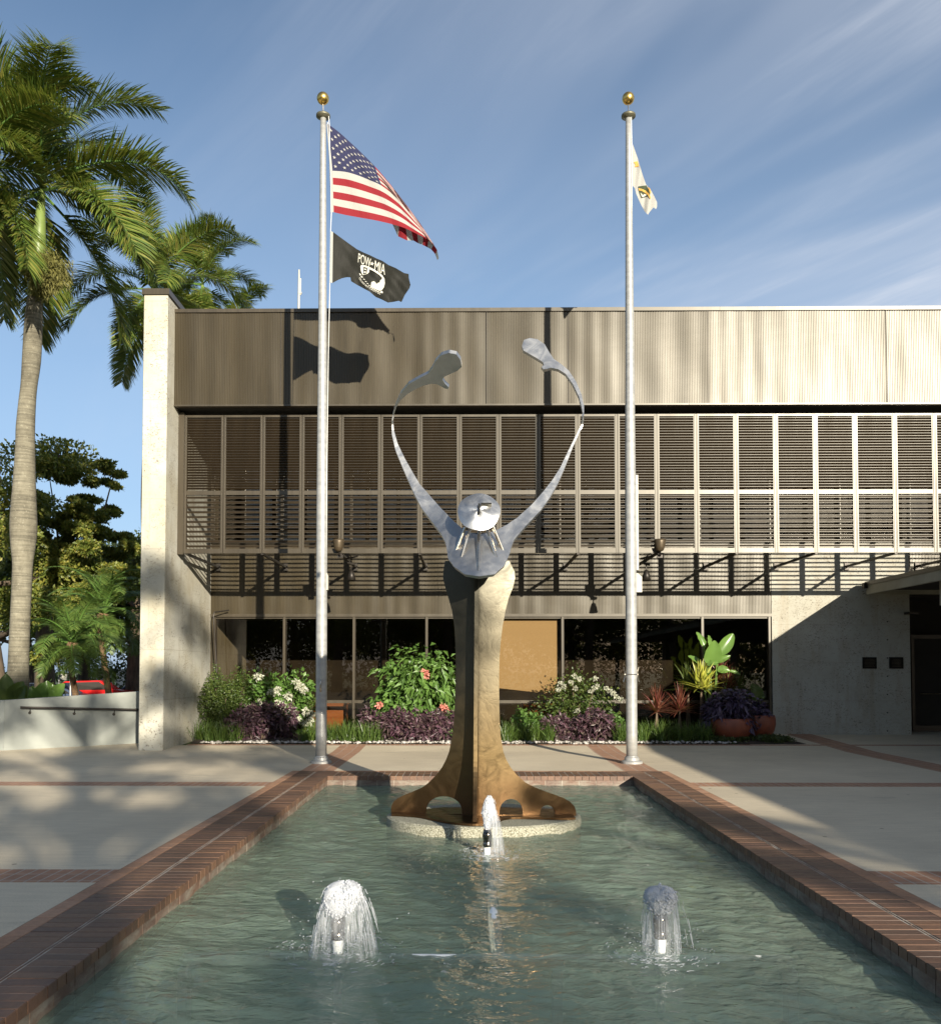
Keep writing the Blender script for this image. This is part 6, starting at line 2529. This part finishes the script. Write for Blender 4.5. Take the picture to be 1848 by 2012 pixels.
def planting():
    bush('hedge_shrub', 'dark green small leaved shrub against the fin wall', 392, 505, 1322, 20.6, MT['hedge'], .06, .035, 9500, dep=.5, lumps=12, seed=2, flowers=None)
    bush('purple_shrub', 'purple leaved shrub mound left of the white flowers', 432, 598, 1385, 20.0, MT['purple'], .13, .05, 3400, 'purple leaved shrubs in the planting bed', dep=.42, lumps=12, seed=3, shell=.45)
    bush('white_flowering_shrub', 'shrub full of white flower heads left of the left flagpole', 486, 612, 1326, 20.75, MT['bush'], .13, .075, 3200, 'shrubs with white flowers', dep=.45, lumps=11, seed=4,
         flowers=(MT['whiteflower'], [(506, 1330), (535, 1360), (545, 1356), (582, 1342), (591, 1349), (598, 1356), (567, 1368), (515, 1378), (537, 1385), (546, 1382), (556, 1388), (489, 1393), (486, 1400), (573, 1396), (602, 1398), (611, 1404), (582, 1412), (606, 1418), (569, 1422), (553, 1428), (492, 1412), (600, 1421), (530, 1398), (495, 1416)], .082))
    bush('dark_shrub', 'brownish green shrub tucked behind the left flagpole', 590, 622, 1352, 20.9, MT['hedge'], .08, .04, 1000, dep=.25, lumps=5, seed=14)
    bush('pink_flowering_shrub', 'large bright green shrub with a few pink blooms left of the sculpture', 734, 912, 1288, 20.5, MT['bush'], .17, .095, 3800, dep=.55, lumps=14, seed=5, droop=.5, up=-.2,
         flowers=(MT['pinkflower'], [(834, 1321), (837, 1327), (746, 1385), (872, 1388), (874, 1393)], .07))
    bush('purple_shrub', 'low wide purple leaved shrub row left of the sculpture foot', 722, 912, 1398, 19.85, MT['purple'], .13, .05, 3600, 'purple leaved shrubs in the planting bed', dep=.35, lumps=14, seed=6, shell=.4)
    bush('purple_shrub', 'small purple shoots left end beside the grass tufts', 698, 752, 1392, 20.2, MT['purple'], .12, .045, 500, 'purple leaved shrubs in the planting bed', dep=.2, lumps=5, seed=16, shell=.4)
    bush('purple_shrub', 'rounded dark purple leaved shrub left of the right flagpole', 1112, 1222, 1400, 19.9, MT['purple'], .12, .05, 2700, 'purple leaved shrubs in the planting bed', dep=.4, lumps=10, seed=7, shell=.4)
    bush('purple_shrub', 'low purple leaved shrub under the thin white flowering shrub', 1062, 1124, 1410, 19.95, MT['purple'], .12, .05, 1300, 'purple leaved shrubs in the planting bed', dep=.35, lumps=7, seed=17, shell=.4)
    bush('green_shrub', 'small glossy green shrub right of the sculpture foot', 1008, 1070, 1396, 20.1, MT['bush'], .09, .05, 1100, dep=.3, lumps=7, seed=8)
    t = bush('white_flowering_shrub', 'open branched shrub with white flowers right of the yellow blind', 1048, 1212, 1322, 20.6, MT['hedge'], .085, .045, 2600, 'shrubs with white flowers', dep=.45, lumps=13, seed=9, shell=.3,
             flowers=(MT['whiteflower'], [(1128, 1328), (1137, 1334), (1100, 1343), (1107, 1349), (1130, 1352), (1097, 1355), (1168, 1333), (1172, 1347), (1166, 1352), (1197, 1357), (1204, 1362), (1210, 1369), (1160, 1358), (1219, 1374), (1134, 1397), (1122, 1340), (1190, 1352)], .05))
    bush('groundcover_shrub', 'pale green low shrub beside the right flagpole base', 1188, 1226, 1402, 20.2, MT['bush'], .06, .04, 500, dep=.2, lumps=4, seed=18)
    # grasses
    xs = [(395, 19.75), (412, 19.6), (436, 19.55), (462, 19.6), (604, 19.6), (622, 19.7), (646, 19.65), (664, 19.85), (682, 19.6), (700, 19.7), (716, 19.55), (738, 19.6), (994, 19.6), (1016, 19.75), (1038, 19.6), (1056, 19.7), (1078, 19.65), (1218, 19.6),
          (1246, 19.75), (1262, 19.6), (1282, 19.8), (1300, 19.6), (1322, 19.75), (1342, 19.6), (1362, 19.75), (1384, 19.6)]
    names = ['at the foot of the fin wall', 'left of the purple mound', 'in front of the left purple mound', 'under the left purple mound', 'just left of the left flagpole', 'behind the left flagpole',
             'just right of the left flagpole', 'second right of the left flagpole', 'third right of the left flagpole', 'between flagpole and purple row', 'touching the purple row', 'at the left end of the purple row',
             'just right of the sculpture foot', 'second right of the sculpture', 'third right of the sculpture', 'below the small glossy shrub', 'left of the dark purple shrub', 'just left of the right flagpole', 'just right of the right flagpole', 'second right of the right flagpole',
             'below the red spiky plants', 'in shade under the red spiky plants', 'in shade right of the red plants', 'in deep shade under the yellow plant', 'in deep shade near the big pot', 'touching the big clay pot']
    for k, ((px, Y), nm) in enumerate(zip(xs, names)):
        grass_tuft('green grass tuft ' + nm, px, Y, .48, 150, MT['liriope'], 40 + k, .42)
    # red spiky plants
    grass_tuft('red spiky plant, left of the two at pebble level', 1290, 20.1, .62, 170, MT['redblade'], 71, .5, .022, 'red spiky plants', 'spiky_plant', 'spiky plant', at(0, 1398, y=20.1).z, True, .02)
    grass_tuft('red spiky plant, right of the two at pebble level', 1335, 20.2, .60, 150, MT['redblade'], 72, .5, .022, 'red spiky plants', 'spiky_plant', 'spiky plant', at(0, 1396, y=20.2).z, True, .02)
    grass_tuft('red spiky plant high beside the broad leaved plant', 1410, 20.7, .52, 150, MT['redblade'], 73, .5, .022, 'red spiky plants', 'spiky_plant', 'spiky plant', at(0, 1335, y=20.7).z, True, .02)
    grass_tuft('red spiky plant right behind the yellow leaved plant', 1432, 20.6, .5, 120, MT['redblade'], 74, .5, .022, 'red spiky plants', 'spiky_plant', 'spiky plant', at(0, 1352, y=20.6).z, True, .02)
    grass_tuft('yellow green striped leaved plant beside the broad leaves', 1378, 20.35, .62, 120, MT['croton'], 75, .5, .055, None, 'yellow_leaved_plant', 'plant', at(0, 1352, y=20.35).z, True, .05)
    grass_tuft('dull green arching plant left of the yellow leaves', 1352, 20.7, .6, 90, MT['hedge'], 76, .5, .04, None, 'arching_plant', 'plant', at(0, 1352, y=20.7).z, True, .05)
    grass_tuft('dull green arching plant behind the purple pot plant', 1446, 20.8, .6, 100, MT['hedge'], 77, .5, .04, None, 'arching_plant', 'plant', at(0, 1362, y=20.8).z, True, .05)
    for px, Y, zt in ((1290, 20.1, 1398), (1335, 20.2, 1396), (1410, 20.7, 1335), (1432, 20.6, 1352), (1378, 20.35, 1352), (1352, 20.7, 1352), (1446, 20.8, 1362)):
        o = [q for q in COL.objects if q.type == 'MESH' and q.parent is None and abs(q.location.x - at(px, 1450, y=Y).x) < .01 and abs(q.location.y - Y) < .01][0]
        mb = MB()
        p = o.location
        for k in range(3):
            mb.tube([(p.x + .06 * (k - 1), Y, gz(Y)), (p.x + .03 * (k - 1), Y + .02 * k, (p.z + gz(Y)) / 2), (p.x, Y, p.z + .03)], [.016, .014, .012], 6)
        mb.build('cane', MT['bark'], o)
    # broad leaved plant
    Yb = 20.55
    base = at(1398, 1372, y=Yb)
    t = thing('broad_leaved_plant', 'tall bright green plant with paddle shaped leaves', 'plant', (base.x, Yb, gz(Yb)))
    C17 = lambda x, y: ((1700 + x / 4.863) * .77, (1580 + y / 4.863) * .77)
    lv = [((640, 435), (830, 180), .34, .0), ((520, 545), (600, 270), .46, -.25), ((465, 350), (375, 155), .17, .1), ((530, 330), (522, 195), .12, .2), ((430, 560), (270, 450), .15, .1), ((620, 530), (790, 452), .16, -.1),
          ((500, 560), (640, 540), .16, -.2), ((630, 625), (780, 640), .22, -.1), ((450, 740), (560, 680), .2, -.3), ((445, 250), (470, 350), .12, .2), ((780, 640), (915, 685), .09, 0)]
    for (b_, e, w_, dy) in lv:
        p, q = at(*C17(*b_), y=Yb + dy * .3), at(*C17(*e), y=Yb + dy)
        mb = MB()
        big_leaf(mb, p, q, w_, (0.25, -1, .35), .06)
        mb.tube([(base.x, Yb, gz(Yb)), (base.x * .5 + p.x * .5, Yb, (p.z + gz(Yb)) * .5), tuple(p)], [.02, .016, .01], 6)
        mb.build('leaf', MT['bigleaf'], t, smooth=True)
    # pots
    for (px, pyt, pyb, Y, r, lb, sd) in ((1436, 1410, 1456, 19.95, .44, 'large terracotta bowl pot, left one in front', 1), (1487, 1404, 1448, 20.45, .40, 'terracotta bowl pot by the stone wall, right one', 2)):
        p = at(px, pyb, y=Y)
        zt = at(0, pyt, y=Y).z
        t = thing('terracotta_pot', lb, 'pot', (p.x, Y, gz(Y)), 'terracotta pots by the entrance')
        H = zt - gz(Y)
        mb = MB()
        mb.lathe([(r * .55, .0), (r * .72, H * .08), (r * .92, H * .35), (r * 1.0, H * .62), (r * .99, H * .88), (r * .95, H * .97), (r * .93, H), (r * .86, H), (r * .86, H * .9)], (p.x, Y, gz(Y)), 40)
        mb.build('bowl', MT['terracotta'], t, smooth=True)
        mb = MB()
        mb.lathe([(r * .86, H * .88), (r * .3, H * .93)], (p.x, Y, gz(Y)), 24)
        mb.build('potting_soil', MT['soil'], t)
    bush('potted_purple_plant', 'dark purple leafy plant overflowing the left clay pot', 1384, 1480, 1356, 19.95, MT['darkpurple'], .15, .075, 1500, 'purple plants in the clay pots', pyb=1428, dep=.42, lumps=9, seed=11, shell=.4, cat='plant', droop=.5)
    bush('potted_purple_plant', 'dark purple leafy plant overflowing the right clay pot', 1450, 1512, 1380, 20.45, MT['darkpurple'], .15, .075, 900, 'purple plants in the clay pots', pyb=1428, dep=.35, lumps=7, seed=12, shell=.4, cat='plant', droop=.5)
    t = thing('arrowhead_plant', 'shaded plant with two large dull green leaves by the stone wall', 'plant', (at(1480, 1400, y=20.95).x, 20.95, gz(20.95)))
    for (b_, e, w_) in (((1120, 1010), (1060, 800), .38), ((1010, 1000), (965, 890), .2), ((1160, 960), (1215, 980), .16)):
        p, q = at(*C17(*b_), y=20.95), at(*C17(*e), y=20.9)
        mb = MB()
        big_leaf(mb, p, q, w_, (0.2, -1, .3), .06)
        mb.tube([(p.x, 20.95, gz(20.95)), tuple(p)], .012, 6)
        mb.build('leaf', MT['hedge'], t, smooth=True)
    # ground cover at the ragged right end
    mb = MB()
    rr = random.Random(4)
    for k in range(60):
        x = rr.uniform(5.0, 6.9)
        y = rr.uniform(19.4, 20.9 - max(0, (x - 6) * 1.2))
        clump_leaves(mb, (x, y, gz(y) + .06), (.14, .14, .07), 90, .05, .03, 0, .4, .1, .4)
    mb.build('ground_cover', MT['darktree'], None, 'dark low ground cover at the right end of the planting bed', cat='ground cover', kind='stuff')
    # big leaves behind the ramp wall
    for (px, Y, lb, ls) in ((30, 19.6, 'broad dark green leaves rising at the left edge behind the ramp wall', [((15, 1376), (12, 1325), .42), ((28, 1378), (45, 1340), .45), ((0, 1376), (-14, 1330), .4), ((40, 1376), (52, 1348), .35)]),
                            (95, 20.6, 'clump of broad green leaves right of the big palm trunk', [((82, 1372), (84, 1342), .36), ((98, 1372), (92, 1338), .36), ((106, 1370), (126, 1344), .34), ((70, 1374), (62, 1350), .3), ((112, 1372), (104, 1345), .3)])):
        p0 = at(px, 1378, y=Y)
        t = thing('broad_leaved_clump', lb, 'plant', (p0.x, Y, 0))
        for (b_, e, w_) in ls:
            p, q = at(*b_, y=Y), at(*e, y=Y - .1)
            mb = MB()
            big_leaf(mb, p, q, w_, (0.3, -1, .3), .08)
            mb.tube([(p.x, Y, 0), tuple(p)], .02, 6)
            mb.build('leaf', MT['bigleaf'] if px > 50 else MT['hedge'], t, smooth=True)


planting()


# ------------------------------------------------------------------ trees behind the camera, seen in the glass and by their shade
def behind():
    spec = [('leafy tree at the far right across the plaza', (23, -24, 0), 8.5, 5.5, 34, .22, .6, 240, .5),
            ('leafy tree across the plaza, left of the tall one', (-1.5, -27, 0), 11.0, 5.0, 34, .22, .6, 240, .5),
            ('leafy tree at the far left across the plaza', (-10, -26, 0), 10.0, 5.5, 34, .22, .6, 240, .5)]
    # two nearer trees whose open crowns dapple the pool and the plaza
    YT = -20.0
    shade = [(3.4, 8.8, .7, 3.2), (2.85, 9.3, .5, 2.2), (.4, 6.8, .7, 1.8), (-.3, 4.4, .9, 1.4), (.7, 10.9, .5, 1.2), (-2.5, 5.0, .5, 2.0), (-2.6, 10.6, .5, 2.2), (-4.6, 9.2, .8, 1.3), (-6.2, 11.0, 1.2, 1.8),
             (-5.2, 6.2, .9, 1.8), (-8.2, 8.2, 1.5, 2.2), (-4.8, 13.6, .8, 1.2), (-8, 14.2, 1.5, 1.6), (-3.4, 7.0, .4, 1.0), (-3.3, 12.4, .5, 1.0), (2.9, 6.9, .4, .9), (-7.2, 9.5, 1.5, 2.5), (-4.2, 10.4, .6, 1.2), (-5.2, 7.6, 1.1, 1.4), (-9.2, 11.8, 1.6, 2.2), (-3.3, 9.3, .4, .8), (-3.2, 5.6, .6, 1.2), (-7, 5.0, 1.6, 1.6)]
    trees = {0: [], 1: []}
    for (x, y, rx, ry) in shade:
        X, Z = x + SX * (y - YT), SZ * (y - YT)
        trees[1 if X > 12.2 else 0].append((X, Z, rx, max(.22, ry * SZ * .55)))
    rr = random.Random(77)
    for k in range(26):
        Z = rr.uniform(9.6, 14.2)
        w_ = 3.4 * (1 - .5 * (Z - 9.6) / 4.6)
        trees[0].append((8.7 + rr.uniform(-w_, w_), Z, rr.uniform(.45, .85), rr.uniform(.3, .5)))
    for i, (bx, lb) in enumerate(((8.4, 'tall open crowned tree across the plaza, behind the viewer'), (14.2, 'lower open crowned tree across the plaza, right of the tall one'))):
        t = thing('shade_tree', lb, 'tree', (bx, YT, 0), 'trees across the plaza')
        mb, lf = MB(), MB()
        top = 13.0 if i == 0 else 7.8
        mb.tube([(bx, YT, -.1), (bx + .15, YT, top * .35), (bx - .1, YT, top * .7), (bx, YT, top)], [.32, .26, .18, .06], 12)
        for (X, Z, rx, rz) in trees[i]:
            c = (X, YT + rr.uniform(-.6, .6), Z)
            z0 = max(2.2, Z - abs(X - bx) * .55 - .6)
            mb.tube([(bx, YT, z0), ((bx + X) / 2, YT, (z0 + Z) / 2 + .1), c], [.09, .05, .015], 6)
            clump_leaves(lf, c, (rx, rx * .8, rz), int(150 + 420 * rx * max(rz, .3)), .20, .11, 0, .2, .1, .2)
        mb.build('trunk', MT['bark'], t, smooth=True)
        lf.build('crown', MT['tree'], t)
    for q in range(9):  # unseen row added to keep the bright low sky out of the windows
        spec.append(('leafy tree in an added far row behind the viewer, hiding low sky from the glass', (-36 + q * 9.3, -46 + 2.0 * math.sin(q * 2.1), 0), 12.0 + 1.3 * math.sin(q * 3.3), 6.4, 52, .34, .5, 420, .6))
    for k, (lb, b, h, r, cl, lf, zc, nl, flat) in enumerate(spec):
        broad_tree('shade_tree', lb, b, h, r, cl, lf, MT['tree'], 91 + k, 'trees across the plaza', zc=zc, nl=nl, flat=flat)
    mb = MB()  # unseen hedge added to close bright gaps mirrored in the ground floor glass
    for q in range(40):
        x = -34 + q * 1.9
        clump_leaves(mb, (x, -33 + random.uniform(-.5, .5), 1.6), (1.6, 1.2, 2.0), 160, .34, .2, 0, .6, .1, .2)
    for q in range(46):
        x = -40 + q * 1.9
        clump_leaves(mb, (x, -37 + random.uniform(-.5, .5), 3.6), (1.8, 1.2, 3.4), 420, .36, .22, 0, .4, .1, .2)
    mb.build('hedge', MT['darktree'], None, 'long tall hedge added behind the viewer to darken the window reflections', cat='hedge')


behind()
